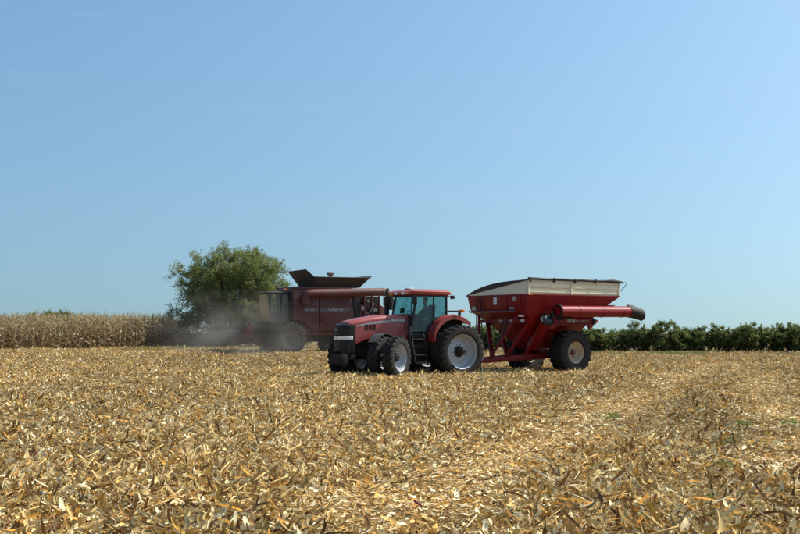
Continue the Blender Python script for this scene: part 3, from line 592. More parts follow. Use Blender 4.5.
# ------------------------------------------------------------------ grain cart
def build_cart():
    yaw = 36.0; a = R(yaw); d = F_PX / 23.5
    ox, oy = (577 - 400) / F_PX * d - 1.75 * math.sin(a), d + 1.75 * math.cos(a)
    t = empty('grain_cart', (ox, oy, ground_z(ox, oy) - 0.03), math.pi + a, 'red grain cart with cream side extension, charcoal tarp and folded unloading auger', 'grain cart')
    w = make_wheel(0.94, 0.80, 0.44, 0.06, M['cream_rim'], M['hub_red'], 20, 0.05, hub_r=0.10)
    put_wheel(w, t, 0.10, 1.42, 0.90, 0, 0.2); put_wheel(copy_tree(w, t), t, 0.10, -1.42, 0.90, math.pi, 0.1)
    XF, XR, HY, ZR, ZT = 2.98, -2.35, 1.95, 3.32, 3.92
    def ring(x0, x1, hy, z): return [(x0, -hy, z), (x1, -hy, z), (x1, hy, z), (x0, hy, z)]
    m = MB(); m.loft([ring(XR, XF, HY, ZR), ring(XR + 0.06, XF, HY - 0.01, ZR - 0.08), ring(-1.40, XF - 0.02, 1.78, 2.72), ring(-1.30, XF - 0.06, 1.74, 2.62), ring(-1.15, XF - 0.45, 1.55, 2.36), ring(-0.95, 2.1, 0.9, 1.75), ring(-0.8, 1.6, 0.40, 1.25), ring(-0.7, 1.5, 0.30, 1.05)][::-1])
    tank = m.build('tank', M['cart_red'], t, smooth=20, bevel=0.012)
    # tank trim: rim, corner posts, side pressing
    m = MB(); m.box(XR - 0.03, XF + 0.03, HY - 0.02, HY + 0.035, ZR - 0.03, ZR + 0.012); m.box(XR - 0.03, XF + 0.03, -HY - 0.035, -HY + 0.02, ZR - 0.03, ZR + 0.012); m.box(XF - 0.02, XF + 0.032, -HY + 0.02, HY - 0.02, ZR - 0.03, ZR + 0.010); m.box(XR - 0.032, XR + 0.02, -HY + 0.02, HY - 0.02, ZR - 0.03, ZR + 0.010); m.build('rim', M['cart_red'], t)
    m = MB(); m.hexa([(XR + 0.35, HY - 0.08, 2.86), (1.6, HY - 0.08, 2.86), (1.6, HY - 0.04, 2.86), (XR + 0.35, HY - 0.04, 2.86), (XR + 0.2, HY - 0.05, 2.93), (XF - 0.1, HY - 0.05, 2.93), (XF - 0.1, HY - 0.02, 2.93), (XR + 0.2, HY - 0.02, 2.93)]); m.build('side_rib', M['cart_red'], t)
    for x in (2.05, 0.75, -0.55):
        m = MB(); m.slab([(x - 0.012, HY - 0.012, ZR - 0.09), (x + 0.012, HY - 0.012, ZR - 0.09), (x + 0.012, 1.79, 2.74), (x - 0.012, 1.79, 2.74)], 0.012); m.build('weld_seam', M['cart_red'], tank)
    for y in (-1.1, 0.62, 1.5):
        m = MB(); m.box(XF - 0.02, XF + 0.022, y - 0.025, y + 0.025, 2.66, ZR - 0.04); m.build('stiffener', M['cart_red'], tank, bevel=0.006)
    # cream extension: near side wall, rear wall, front wall that falls away to the far corner
    m = MB(); m.slab([(XR, HY, ZR + 0.012), (XF, HY, ZR + 0.012), (XF, HY + 0.05, ZT), (XR, HY + 0.05, ZT)], 0.03); side = m.build('side_extension', M['cream'], t)
    for z, q in ((ZR + 0.09, 0.045), (ZR + 0.30, 0.05), (ZR + 0.50, 0.05)):
        y0 = HY + 0.05 * (z - ZR) / 0.6; m = MB(); m.prism([(XR - 0.005, z - 0.02), (XF + 0.005, z - 0.02), (XF + 0.005, z + q - 0.01), (XR - 0.005, z + q - 0.01)], y0, y0 + 0.035); m.build('side_rib', M['cream_rib'], side, bevel=0.008)
    for x in (XF - 0.02, 0.55, XR + 0.06):
        m = MB(); m.box(x - 0.03, x + 0.03, HY + 0.02, HY + 0.06, ZR + 0.02, ZR + 0.58); m.build('extension_post', M['cream'], side)
    m = MB(); m.slab([(XF - 0.005, -HY, ZR + 0.015), (XF - 0.005, HY, ZR + 0.015), (XF - 0.005, HY, ZT - 0.02), (XF - 0.005, -HY, ZR + 0.06)], 0.03); m.build('front_extension', M['cream'], t)
    m = MB(); m.slab([(XR + 0.005, HY, ZR + 0.015), (XR + 0.005, -HY, ZR + 0.015), (XR + 0.005, -HY, ZR + 0.06), (XR + 0.005, HY, ZT - 0.02)], 0.03); m.build('rear_extension', M['cream'], t)
    # tarp bowed up from the far rim to the near edge
    m = MB(); rings = []
    for k in range(13):
        f = k / 12; y = -HY - 0.03 + f * (2 * HY + 0.08); z = ZR + 0.03 + f * (ZT - ZR - 0.02) + 0.24 * math.sin(math.pi * f ** 0.85) * (1 - 0.35 * f)
        z = min(z, ZT + 0.03 + 0.04 * math.sin(math.pi * f)); rings.append([(XF + 0.05, y, z), (XR - 0.05, y, z), (XR - 0.05, y, z - 0.025), (XF + 0.05, y, z - 0.025)])
    m.loft(rings); m.build('tarp', M['tarp'], t, smooth=60)
    m = MB(); rings2 = []
    for k in range(13):
        y, z = rings[k][0][1], rings[k][0][2]; f = k / 12; zb = ZR + 0.03 + f * (ZT - ZR - 0.06); rings2.append([(XF + 0.042, y, z - 0.02), (XF + 0.042, y, min(zb, z - 0.03)), (XF + 0.03, y, min(zb, z - 0.03)), (XF + 0.03, y, z - 0.02)])
    m.loft(rings2); m.build('tarp_end_cap', M['tarp'], t, smooth=60)
    pth = [(XF + 0.06, HY + 0.10, ZT + 0.05)] + [(XF - 0.5 * k, HY + 0.10 + 0.01 * math.sin(k * 1.7), ZT + 0.035 + 0.012 * math.sin(k * 2.3)) for k in range(1, 10)] + [(-1.75, HY + 0.10, ZT + 0.05), (-2.05, HY + 0.10, ZT + 0.04), (XR - 0.12, HY + 0.10, ZT + 0.0)]
    m = MB(); m.tube(pth, [0.045] * 10 + [0.075, 0.07, 0.05], 10); roll = m.build('tarp_roll', M['tarp'], t, smooth=60)
    for x in (XF - 0.05, 1.6, 0.4, -0.8): m = MB(); m.box(x - 0.02, x + 0.02, HY + 0.04, HY + 0.16, ZT - 0.10, ZT + 0.09); m.build('tarp_bracket', M['dark_grey'], roll)
    m = MB(); m.tube([(XR - 0.10, HY + 0.10, ZT), (XR - 0.42, HY + 0.10, ZT + 0.0), (XR - 0.30, HY + 0.10, ZT - 0.12), (XR - 0.05, HY + 0.06, ZT - 0.38)], 0.018, 6); m.build('tarp_crank', M['dark_grey'], t)
    # unloading auger folded back along the near side
    AY, AZ, AR = 2.18, 2.62, 0.235
    m = MB(); n = 24; rings = [[(x, AY + r * math.cos(2 * math.pi * k / n), z + r * math.sin(2 * math.pi * k / n)) for k in range(n)] for x, r, z in ((1.52, AR, AZ), (1.50, AR, AZ), (-2.72, AR, AZ + 0.03))]; m.loft(rings); aug = m.build('auger_tube', M['cart_red'], t)
    m = MB(); rings = [[(x, AY + r * math.cos(2 * math.pi * k / n), AZ + r * math.sin(2 * math.pi * k / n)) for k in range(n)] for x, r in ((1.47, AR + 0.002), (1.47, AR + 0.055), (1.52, AR + 0.055), (1.52, AR - 0.05), (1.40, AR - 0.06), (1.40, 0.02))]; m.loft(rings, caps=False); m.build('flange', M['chassis'], aug)
    m = MB()
    def ovl(x, y, z, ry, rz): return [(x, y + ry * math.cos(2 * math.pi * k / n), z + rz * math.sin(2 * math.pi * k / n)) for k in range(n)]
    m.loft([ovl(-2.66, AY, AZ + 0.03, 0.25, 0.25), ovl(-2.95, AY + 0.02, AZ + 0.01, 0.27, 0.27), ovl(-3.25, AY + 0.03, AZ - 0.05, 0.26, 0.27), ovl(-3.46, AY + 0.03, AZ - 0.10, 0.24, 0.26), ovl(-3.46, AY + 0.03, AZ - 0.10, 0.19, 0.21), ovl(-3.1, AY + 0.02, AZ - 0.02, 0.19, 0.20)], caps=False); m.build('spout', M['rubber_clean'], aug, smooth=50)
    m = MB(); m.box(-2.92, -2.62, AY - 0.05, AY + 0.05, AZ + 0.25, AZ + 0.34); m.box(-3.02, -2.94, AY - 0.03, AY + 0.03, AZ + 0.24, AZ + 0.30); m.build('spout_motor', M['steel'], aug, bevel=0.015)
    for x in (0.4, -1.0, -2.2): m = MB(); m.lathe([(AR + 0.003, x - 0.02), (AR + 0.012, x - 0.02), (AR + 0.012, x + 0.02), (AR + 0.003, x + 0.02)], 24); o = m.build('tube_band', M['cart_red'], aug); o.rotation_euler = (0, 0, R(-90)); o.location = (0, AY, AZ + 0.01); o.matrix_local = Matrix.Translation((0, AY, AZ + 0.01)) @ Matrix.Rotation(R(-90), 4, 'Z')
    # lower auger section and the hinge it folds on
    m = MB(); m.tube([(1.5, 0.5, 1.15), (1.88, 1.9, 2.28)], 0.225, 20); low = m.build('lower_auger', M['cart_red'], t)
    dv = (Vector((1.88, 1.9, 2.28)) - Vector((1.5, 0.5, 1.15))).normalized(); e_ = Vector((1.88, 1.9, 2.28))
    m = MB(); m.tube([tuple(e_ - dv * 0.04), tuple(e_ + dv * 0.02)], 0.30, 24); m.build('flange', M['chassis'], low)
    m = MB(); m.tube([tuple(e_ + dv * 0.02), tuple(e_ + dv * 0.09)], [0.20, 0.12], 16); m.build('drive_dog', M['steel_blue'], low)
    m = MB(); m.tube([(1.62, 2.02, 2.42), (1.75, 2.06, 2.56)], 0.07, 10); m.box(1.52, 1.80, 1.98, 2.14, 2.36, 2.48); m.build('hinge', M['chassis'], t, bevel=0.02)
    m = MB(); m.tube([(1.35, 2.0, 2.28), (0.95, 2.02, 2.36), (0.55, 2.0, 2.36)], [0.05, 0.05, 0.025], 8); m.build('fold_cylinder', M['chassis'], t)
    # side beam under the auger with the maker's name, lamps at its tail
    m = MB(); m.prism([(1.75, 2.10), (1.55, 2.36), (-1.20, 2.36), (-1.22, 2.14), (-0.95, 1.86), (-0.88, 1.86), (-0.80, 2.05), (0.95, 2.05), (1.35, 1.84)], 1.52, 1.60); beam = m.build('side_beam', M['cart_red'], t, bevel=0.01)
    m = MB(); m.prism([(1.75, 2.10), (1.55, 2.36), (-1.20, 2.36), (-1.22, 2.14), (-0.95, 1.86), (-0.88, 1.86), (-0.80, 2.05), (0.95, 2.05), (1.35, 1.84)], -1.60, -1.52); m.build('side_beam', M['cart_red'], t, bevel=0.01)
    m = MB(); m.prism([(1.2, 2.12), (-1.12, 2.12), (-1.12, 2.14), (1.2, 2.14)], 1.60, 1.64); m.build('conduit', M['chassis'], beam)
    m = MB(); m.box(-0.02, 0.42, 1.602, 1.606, 2.17, 2.31); m.build('name_plate', M['dull_white'], beam, smooth=0)
    lettering('KB', 0.15, (0.34, 1.609, 2.19), M['decal_dark'], beam, bold=0.004, squeeze=1.3)
    lettering('KILLBROS', 0.13, (-0.06, 1.606, 2.185), M['dull_white'], beam, squeeze=1.3)
    m = MB(); m.box(-1.42, -1.24, 1.46, 1.58, 2.16, 2.30); m.build('tail_lamp', M['red_lens'], t, bevel=0.01)
    m = MB(); m.box(-1.24, -1.06, 1.44, 1.64, 2.10, 2.32); m.build('lamp_bracket', M['black'], t, bevel=0.01)
    # running frame
    for s in (1, -1):
        m = MB(); m.hexa([(4.7, s * 0.14, 0.44), (0.3, s * 0.62, 0.66), (0.3, s * 0.74, 0.66), (4.7, s * 0.26, 0.44), (4.7, s * 0.14, 0.64), (0.3, s * 0.62, 0.90), (0.3, s * 0.74, 0.90), (4.7, s * 0.26, 0.64)]); rail = m.build('frame_rail', M['cart_red'], t, bevel=0.01)
        m = MB(); m.tube([(0.78, s * 0.74, 0.80), (0.78, s * 0.80, 0.80)], 0.06, 12); m.build('pivot_pin', M['steel'], rail)
        for p, q in (((2.86, s * 0.46, 0.72), (2.30, s * 1.45, 2.42)), ((1.92, s * 0.60, 0.80), (1.62, s * 1.40, 2.20))):
            P_, Q_ = Vector(p), Vector(q); m = MB(); m.hexa([tuple(P_ + Vector(o)) for o in ((-0.09, -0.05, 0), (0.09, -0.05, 0), (0.09, 0.05, 0), (-0.09, 0.05, 0))] + [tuple(Q_ + Vector(o)) for o in ((-0.09, -0.05, 0), (0.09, -0.05, 0), (0.09, 0.05, 0), (-0.09, 0.05, 0))]); m.build('leg', M['cart_red'], t, bevel=0.01)
        m = MB(); m.hexa([(3.65, s * 0.30, 0.66), (3.72, s * 0.30, 0.66), (3.72, s * 0.40, 0.66), (3.65, s * 0.40, 0.66), (2.86, s * 1.20, 2.5), (2.96, s * 1.20, 2.5), (2.96, s * 1.30, 2.5), (2.86, s * 1.30, 2.5)]); m.build('leg', M['cart_red'], t, bevel=0.01)
        m = MB(); m.prism([(1.45, 2.08), (2.30, 2.38), (2.10, 2.44), (1.2, 2.30)], s * 1.44, s * 1.50); m.build('gusset', M['cart_red'], t)
        m = MB(); m.box(-0.12, 0.34, s * 0.74, s * 0.98, 0.62, 2.10); m.build('axle_post', M['cart_red'], t, bevel=0.015)
    m = MB(); m.box(-0.05, 0.25, -1.35, 1.35, 0.72, 1.02); m.build('axle', M['cart_red'], t, bevel=0.015)
    m = MB(); m.tube([(4.6, 0, 0.52), (5.45, 0, 0.55)], 0.09, 10); m.build('tongue', M['cart_red'], t)
    m = MB(); m.tube([(4.2, 0.36, 0.2), (4.2, 0.36, 1.25)], 0.045, 8); m.tube([(4.2, 0.36, 1.25), (4.2, 0.55, 1.25)], 0.015, 6); m.build('jack', M['dark_grey'], t)
    m = MB(); m.tube([(5.6, 0.05, 1.1), (4.9, 0.1, 0.85), (4.1, 0.2, 0.95), (3.2, 0.6, 1.5), (3.0, 0.7, 2.3)], 0.03, 6); m.build('hydraulic_hose', M['rubber_clean'], t, smooth=60)
    m = MB(); m.tube([(5.6, -0.05, 1.05), (4.9, 0.0, 0.78), (4.1, 0.1, 0.9), (3.3, 0.4, 1.4), (3.02, 0.45, 2.2)], 0.03, 6); m.build('hydraulic_hose', M['rubber_clean'], t, smooth=60)
    # front wall: ladder, hoses, tube rail, stickers
    m = MB()
    for y in (-1.28, -0.92): m.tube([(XF + 0.06, y, 1.1), (XF + 0.06, y, 3.25)], 0.02, 6)
    lad = m.build('ladder', M['tarp'], t)
    for k in range(7): m = MB(); m.tube([(XF + 0.06, -1.28, 1.25 + 0.3 * k), (XF + 0.06, -0.92, 1.25 + 0.3 * k)], 0.014, 6); m.build('rung', M['tarp'], lad)
    m = MB(); m.tube([(XF + 0.05, -1.78, 2.66), (XF + 0.09, -1.6, 2.62), (XF + 0.09, 1.0, 2.62), (XF + 0.05, 1.2, 2.66)], 0.035, 8); m.build('tube_rail', M['decal_dark'], t)
    for y0, y1, z0, z1, mt in ((-1.66, -1.32, 2.70, 2.86, 'dull_white'), (-0.22, 0.0, 2.92, 3.24, 'white'), (1.00, 1.24, 3.08, 3.24, 'dull_white'), (0.78, 1.10, 2.72, 2.80, 'decal_grey'), (1.36, 1.44, 2.40, 2.48, 'white')):
        m = MB(); m.box(XF + (0.002 if z0 > 2.62 else -0.25), XF + 0.006, y0, y1, z0, z1); m.build('sticker', M[mt], t, smooth=0)
    m = MB(); m.box(2.63, 2.69, -1.5, 1.5, 2.16, 2.30); cb = m.build('cross_beam', M['cart_red'], t)
    for y in (-0.2, 0.45, 1.18): m = MB(); m.box(2.692, 2.696, y, y + 0.22, 2.17, 2.29); m.build('sticker', M['white' if y > 1 else 'dull_white'], cb, smooth=0)
    m = MB(); m.box(XF - 0.2, XF + 0.036, HY + 0.036, HY + 0.042, ZR - 0.03, ZR + 0.03); m.build('reflector', M['amber'], t, smooth=0)
    # two hopper bracing ribs on the near side
    for x in (2.45, -0.9): m = MB(); m.hexa([(x - 0.04, 1.55, 2.40), (x + 0.04, 1.55, 2.40), (x + 0.04, 1.62, 2.40), (x - 0.04, 1.62, 2.40), (x - 0.04, 1.84, 3.0), (x + 0.04, 1.84, 3.0), (x + 0.04, 1.88, 3.0), (x - 0.04, 1.88, 3.0)]); m.build('tank_brace', M['cart_red'], t)
    return t
M['cream_rib'] = paint('cream paint on ribs', (0.68, 0.60, 0.38), 0.5, 0.2)
M['hub_red'] = paint('dusty red hub', (0.16, 0.02, 0.015), 0.6, 0.3)
M['steel_blue'] = paint('blue-grey drive dog', (0.02, 0.03, 0.05), 0.5, 0.05)
build_cart()

# ------------------------------------------------------------------ combine harvester
def build_combine():
    yaw = 26.0; a = R(yaw); d = F_PX / 16.5
    ox, oy = (291 - 400) / F_PX * d - 1.7 * math.sin(a), d + 1.7 * math.cos(a)
    t = empty('combine_harvester', (ox, oy, ground_z(ox, oy) - 0.02), math.pi + a, 'dusty dark red combine harvester with open tank flaps and folded auger', 'combine harvester')
    w = make_wheel(0.98, 0.78, 0.50, -0.02, M['dusty_rim'], M['chassis'], 20, 0.05, hub_r=0.15)
    put_wheel(w, t, 0, 1.50, 0.95, 0, 0.2); put_wheel(copy_tree(w, t), t, 0, -1.50, 0.95, math.pi, 0.1)
    rw = make_wheel(0.70, 0.55, 0.36, 0.0, M['dusty_rim'], M['chassis'], 18, 0.04, hub_r=0.10)
    put_wheel(rw, t, -3.75, 1.40, 0.68, 0, 0.1); put_wheel(copy_tree(rw, t), t, -3.75, -1.40, 0.68, math.pi, 0.1)
    m = MB(); m.box(-0.12, 0.12, -1.2, 1.2, 0.78, 1.10); m.box(-3.85, -3.65, -1.2, 1.2, 0.55, 0.75); m.build('axle', M['chassis'], t, bevel=0.02)
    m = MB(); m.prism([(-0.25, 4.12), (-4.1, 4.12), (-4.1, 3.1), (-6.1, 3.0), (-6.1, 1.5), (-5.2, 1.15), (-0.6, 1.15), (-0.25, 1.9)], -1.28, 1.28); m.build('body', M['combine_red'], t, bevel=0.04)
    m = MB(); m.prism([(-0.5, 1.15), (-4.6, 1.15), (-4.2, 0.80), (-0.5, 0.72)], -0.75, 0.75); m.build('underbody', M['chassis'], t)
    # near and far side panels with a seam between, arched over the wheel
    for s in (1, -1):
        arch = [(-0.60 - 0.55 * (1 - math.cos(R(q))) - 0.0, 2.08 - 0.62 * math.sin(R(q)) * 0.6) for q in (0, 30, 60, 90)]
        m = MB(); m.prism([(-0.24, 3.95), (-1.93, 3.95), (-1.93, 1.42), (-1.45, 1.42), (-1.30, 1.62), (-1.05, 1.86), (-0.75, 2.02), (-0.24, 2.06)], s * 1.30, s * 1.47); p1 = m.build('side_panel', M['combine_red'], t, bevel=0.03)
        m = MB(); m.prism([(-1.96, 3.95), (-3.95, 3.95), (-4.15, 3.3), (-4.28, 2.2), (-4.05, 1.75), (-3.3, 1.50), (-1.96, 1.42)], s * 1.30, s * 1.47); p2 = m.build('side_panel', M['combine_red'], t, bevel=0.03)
        for pp, x0, x1 in ((p1, -0.95, -1.88), (p2, -2.0, -4.0)):
            m = MB(); m.prism([(x0, 2.62), (x0, 2.80), (x1, 2.84), (x1, 2.66)], s * 1.47, s * 1.474); m.build('stripe', M['decal_dark'], pp, smooth=0)
        for k in range(6):
            m = MB(); m.prism([(-3.05, 3.40 - 0.075 * k), (-3.80, 3.40 - 0.075 * k), (-3.80, 3.435 - 0.075 * k), (-3.05, 3.435 - 0.075 * k)], s * 1.465, s * 1.495); m.build('louvre', M['combine_red'], p2, smooth=0)
        for pp, x in ((p1, -1.75), (p2, -2.12), (p2, -3.75)):
            m = MB(); m.box(x - 0.06, x + 0.06, min(s * 1.465, s * 1.50), max(s * 1.465, s * 1.50), 2.05, 2.12); m.build('latch', M['black'], pp, bevel=0.01)
        if s > 0:
            lettering('CASE IH', 0.26, (-2.55, 1.478, 2.66), M['dull_white'], p2, squeeze=1.05, bold=0.004)
            lettering('8120', 0.20, (-1.05, 1.478, 2.64), M['decal_grey'], p1, squeeze=1.3)
        m = MB(); m.prism([(-0.22, 4.14), (-4.12, 4.14), (-4.12, 3.97), (-0.22, 3.97)], s * 1.28, s * 1.40); m.build('tank_skirt', M['combine_red'], t, bevel=0.02)
    # open tank flaps
    def flap(q, mat='tank_dark'): m = MB(); m.slab(q, 0.04); return m.build('tank_flap', M[mat], t)
    F0, F1, R0, R1 = -1.72, -1.02, -4.75, -5.55
    zb, zt = 4.13, 5.18
    flap([(F0, 1.18, zb), (F0, -1.18, zb), (F1, -1.55, zt), (F1, 1.55, zt)])
    flap([(R0, -1.18, zb), (R0, 1.18, zb), (R1, 1.40, 4.88), (R1, -1.40, 4.88)], 'tank_grey')
    flap([(F0 - 0.1, 1.20, zb), (R0 + 0.05, 1.20, zb), (R0 - 0.45, 1.62, 4.74), (F0 + 0.15, 1.62, 4.74)][::-1])
    flap([(F0 - 0.1, -1.20, zb), (R0 + 0.05, -1.20, zb), (R0 - 0.45, -1.62, 4.80), (F0 + 0.15, -1.62, 4.80)])
    for q in ([(F0, 1.18, zb), (F1, 1.55, zt), (F0 + 0.15, 1.62, 4.74), (F0 - 0.1, 1.20, zb)], [(F0, -1.18, zb), (F1, -1.55, zt), (F0 + 0.15, -1.62, 4.80), (F0 - 0.1, -1.20, zb)], [(R0, 1.18, zb), (R1, 1.40, 4.88), (R0 - 0.45, 1.62, 4.74), (R0 + 0.05, 1.20, zb)]):
        m = MB(); m.slab(q, 0.015); m.build('flap_corner', M['tarp'], t)
    m = MB(); m.tube([(-3.2, 0.2, 4.1), (-3.2, 0.2, 5.02)], 0.12, 12); m.box(-3.42, -3.0, 0.08, 0.34, 4.93, 5.08); m.build('bubble_up_auger', M['rust'], t, bevel=0.02)
    # unloading auger
    m = MB(); m.tube([(-0.95, 1.62, 3.05), (-0.95, 1.66, 3.45), (-1.0, 1.70, 3.62), (-1.18, 1.72, 3.70), (-1.45, 1.73, 3.72), (-6.15, 1.80, 3.87), (-6.40, 1.80, 3.84), (-6.55, 1.80, 3.70), (-6.58, 1.80, 3.5)], [0.25] * 7 + [0.25, 0.24], 20); aug = m.build('unloading_auger', M['combine_red'], t, smooth=50)
    m = MB(); m.tube([(-6.58, 1.80, 3.52), (-6.59, 1.80, 3.2), (-6.57, 1.80, 2.75)], [0.26, 0.25, 0.21], 16); m.build('spout', M['rubber_clean'], aug, smooth=50)
    m = MB(); m.tube([(-6.05, 1.80, 3.87), (-6.42, 1.80, 3.845)], 0.262, 20); m.build('tube_collar', M['rust'], aug)
    # engine bay at the tail: open framework
    m = MB(); m.box(-6.08, -4.15, -1.25, 1.15, 3.0, 3.6); m.build('engine_deck', M['chassis'], t, bevel=0.04)
    m = MB(); m.box(-4.75, -4.22, 1.20, 1.34, 2.0, 3.62); m.build('air_screen', M['black'], t, bevel=0.03)
    for x in (-5.05, -5.55, -6.05): m = MB(); m.box(x - 0.05, x + 0.05, 1.29, 1.42, 1.7, 3.62); m.build('bay_post', M['combine_red'], t, bevel=0.01)
    for z in (1.75, 2.45, 3.10, 3.55): m = MB(); m.box(-6.10, -5.0, 1.30, 1.40, z - 0.04, z + 0.04); m.build('bay_rail', M['combine_red'], t, bevel=0.01)
    for x, z, r in ((-4.95, 2.85, 0.16), (-5.30, 3.3, 0.10), (-5.32, 2.2, 0.20), (-5.8, 2.75, 0.14)):
        m = MB(); m.tube([(x, 1.24, z), (x, 1.38, z)], r, 16); m.tube([(x, 1.38, z), (x, 1.42, z)], r * 0.4, 10); m.build('pulley', M['steel'], t)
    m = MB(); m.tube([(-4.9, 1.36, 3.45), (-5.2, 1.42, 3.0), (-5.5, 1.40, 2.7), (-5.95, 1.38, 2.55)], 0.035, 6); m.build('hose', M['rubber_clean'], t, smooth=60)
    m = MB(); m.tube([(-5.0, 1.36, 2.5), (-5.4, 1.42, 2.62), (-5.7, 1.40, 3.2)], 0.03, 6); m.build('hose', M['steel'], t, smooth=60)
    m = MB(); m.prism([(-6.1, 3.1), (-6.55, 2.9), (-6.7, 1.6), (-6.1, 1.2)], -1.2, 1.25); m.build('tail_hood', M['combine_red'], t, bevel=0.04)
    # cab
    m = MB(); m.prism([(-0.2, 1.75), (1.1, 1.75), (1.3, 1.98), (-0.2, 1.98)], -0.95, 0.95); m.build('cab_floor', M['chassis'], t, bevel=0.02)
    for s in (1, -1):
        for p, q in (((1.02, s * 0.9, 1.98), (1.14, s * 0.92, 3.68)), ((0.35, s * 0.95, 1.98), (0.35, s * 0.95, 3.68)), ((-0.18, s * 0.92, 1.98), (-0.18, s * 0.92, 3.68))):
            m = MB(); m.tube([p, q], 0.045, 8); m.build('cab_pillar', M['black'], t)
        m = MB(); m.slab([(1.0, s * 0.93, 2.0), (-0.15, s * 0.96, 2.0), (-0.15, s * 0.95, 3.66), (1.11, s * 0.94, 3.66)], 0.01); m.build('cab_side_glass', M['combine_glass'], t, smooth=0)
    m = MB(); m.slab([(1.05, -0.9, 1.98), (1.05, 0.9, 1.98), (1.17, 0.9, 3.66), (1.17, -0.9, 3.66)], 0.01); m.build('cab_windshield', M['combine_glass'], t, smooth=0)
    m = MB(); m.loft([[(x0, -hy, z), (x1, -hy, z), (x1, hy, z), (x0, hy, z)] for z, x0, x1, hy in ((3.68, -0.22, 1.22, 0.98), (3.73, -0.25, 1.28, 1.02), (3.80, -0.25, 1.26, 1.0), (3.84, -0.1, 1.1, 0.85))]); roof = m.build('cab_roof', M['tank_dark'], t, bevel=0.02)
    m = MB(); m.box(-0.05, 0.22, 0.92, 1.02, 3.88, 4.0); m.build('beacon', M['amber'], roof, bevel=0.02)
    m = MB(); m.box(0.15, 0.6, -0.28, 0.28, 2.0, 2.55); m.box(0.1, 0.25, -0.26, 0.26, 2.5, 3.15); m.build('cab_seat', M['seat'], t, bevel=0.04)
    # platform, railing and ladder on the near side
    m = MB(); m.box(-0.2, 1.35, 0.97, 1.72, 1.90, 1.98); plat = m.build('platform', M['chassis'], t, bevel=0.01)
    for x in (-0.15, 0.10, 0.35, 0.60, 0.85, 1.10, 1.32): m = MB(); m.tube([(x, 1.69, 1.98), (x, 1.69, 3.05)], 0.02, 6); m.build('rail_post', M['black'], plat)
    for z in (2.5, 3.05): m = MB(); m.tube([(-0.15, 1.69, z), (1.32, 1.69, z), (1.34, 1.35, z)], 0.022, 6); m.build('handrail', M['black'], plat)
    m = MB(); m.tube([(1.3, 1.0, 3.6), (1.35, 1.5, 3.62)], 0.02, 6); m.box(1.30, 1.38, 1.42, 1.66, 3.0, 3.6); m.build('mirror', M['black'], t, bevel=0.02)
    m = MB(); m.hexa([(0.72, 1.60, 0.45), (0.78, 1.60, 0.45), (0.78, 1.66, 0.45), (0.72, 1.66, 0.45), (0.72, 1.60, 1.92), (0.78, 1.60, 1.92), (0.78, 1.66, 1.92), (0.72, 1.66, 1.92)]); m.hexa([(1.22, 1.60, 0.45), (1.28, 1.60, 0.45), (1.28, 1.66, 0.45), (1.22, 1.66, 0.45), (1.22, 1.60, 1.92), (1.28, 1.60, 1.92), (1.28, 1.66, 1.92), (1.22, 1.66, 1.92)]); lad = m.build('ladder', M['chassis'], t)
    for k in range(5): m = MB(); m.box(0.78, 1.22, 1.55, 1.68, 0.50 + 0.32 * k, 0.54 + 0.32 * k); m.build('step', M['chassis'], lad)
    # feeder house and corn head
    m = MB(); m.hexa([(0.5, -0.7, 0.95), (3.0, -0.7, 0.85), (3.0, 0.7, 0.85), (0.5, 0.7, 0.95), (0.5, -0.7, 1.75), (3.0, -0.7, 1.55), (3.0, 0.7, 1.55), (0.5, 0.7, 1.75)]); m.build('feeder_house', M['chassis'], t, bevel=0.03)
    m = MB(); m.prism([(2.9, 0.45), (3.15, 0.40), (3.15, 1.30), (2.9, 1.30)], -3.05, 3.05); m.prism([(3.15, 0.40), (3.9, 0.40), (3.9, 0.50), (3.15, 0.55)], -3.05, 3.05); head = m.build('corn_head', M['chassis'], t, bevel=0.02); head.location.z = 0.42
    m = MB(); m.tube([(3.5, -3.0, 0.80), (3.5, 3.0, 0.80)], 0.22, 14); m.build('cross_auger', M['chassis'], head)
    for s in (1, -1): m = MB(); m.prism([(2.85, 0.40), (3.9, 0.30), (4.45, 0.22), (4.0, 0.75), (3.4, 1.20), (3.05, 1.50), (2.95, 1.50), (2.85, 1.1)], s * 3.06, s * 3.16); m.build('end_shield', M['shield'], head, bevel=0.02)
    sn = None
    for k in range(9):
        yv = -3.05 + 0.7625 * k
        if sn is None:
            m = MB(); rg = []
            for x, hy, z0, z1 in ((3.6, 0.20, 0.50, 0.98), (3.9, 0.19, 0.42, 0.86), (4.25, 0.12, 0.25, 0.56), (4.55, 0.05, 0.10, 0.26), (4.66, 0.015, 0.04, 0.12)): rg.append([(x, -hy, z0), (x, hy, z0), (x, hy * 0.9, (z0 + z1) / 2), (x, hy * 0.3, z1), (x, -hy * 0.3, z1), (x, -hy * 0.9, (z0 + z1) / 2)])
            m.loft(rg); o = m.build('snout', M['chassis'], head, smooth=50); sn = o.data
        else: o = link('snout', sn, None, head)
        o.location.y = yv
    return t
M['dusty_rim'] = paint('dust-caked wheel rim', (0.06, 0.057, 0.05), 0.7, 0.25, dscale=3)
M['shield'] = paint('dusty header shield darkened for haze', (0.035, 0.006, 0.007), 0.75, 0.12)  # combine red darkened in the colour to stand in for haze, plus light dust
M['tank_grey'] = paint('grey tank extension', (0.13, 0.13, 0.125), 0.6, 0.3)
M['rust'] = paint('rusty collar', (0.10, 0.055, 0.035), 0.7, 0.4)
build_combine()
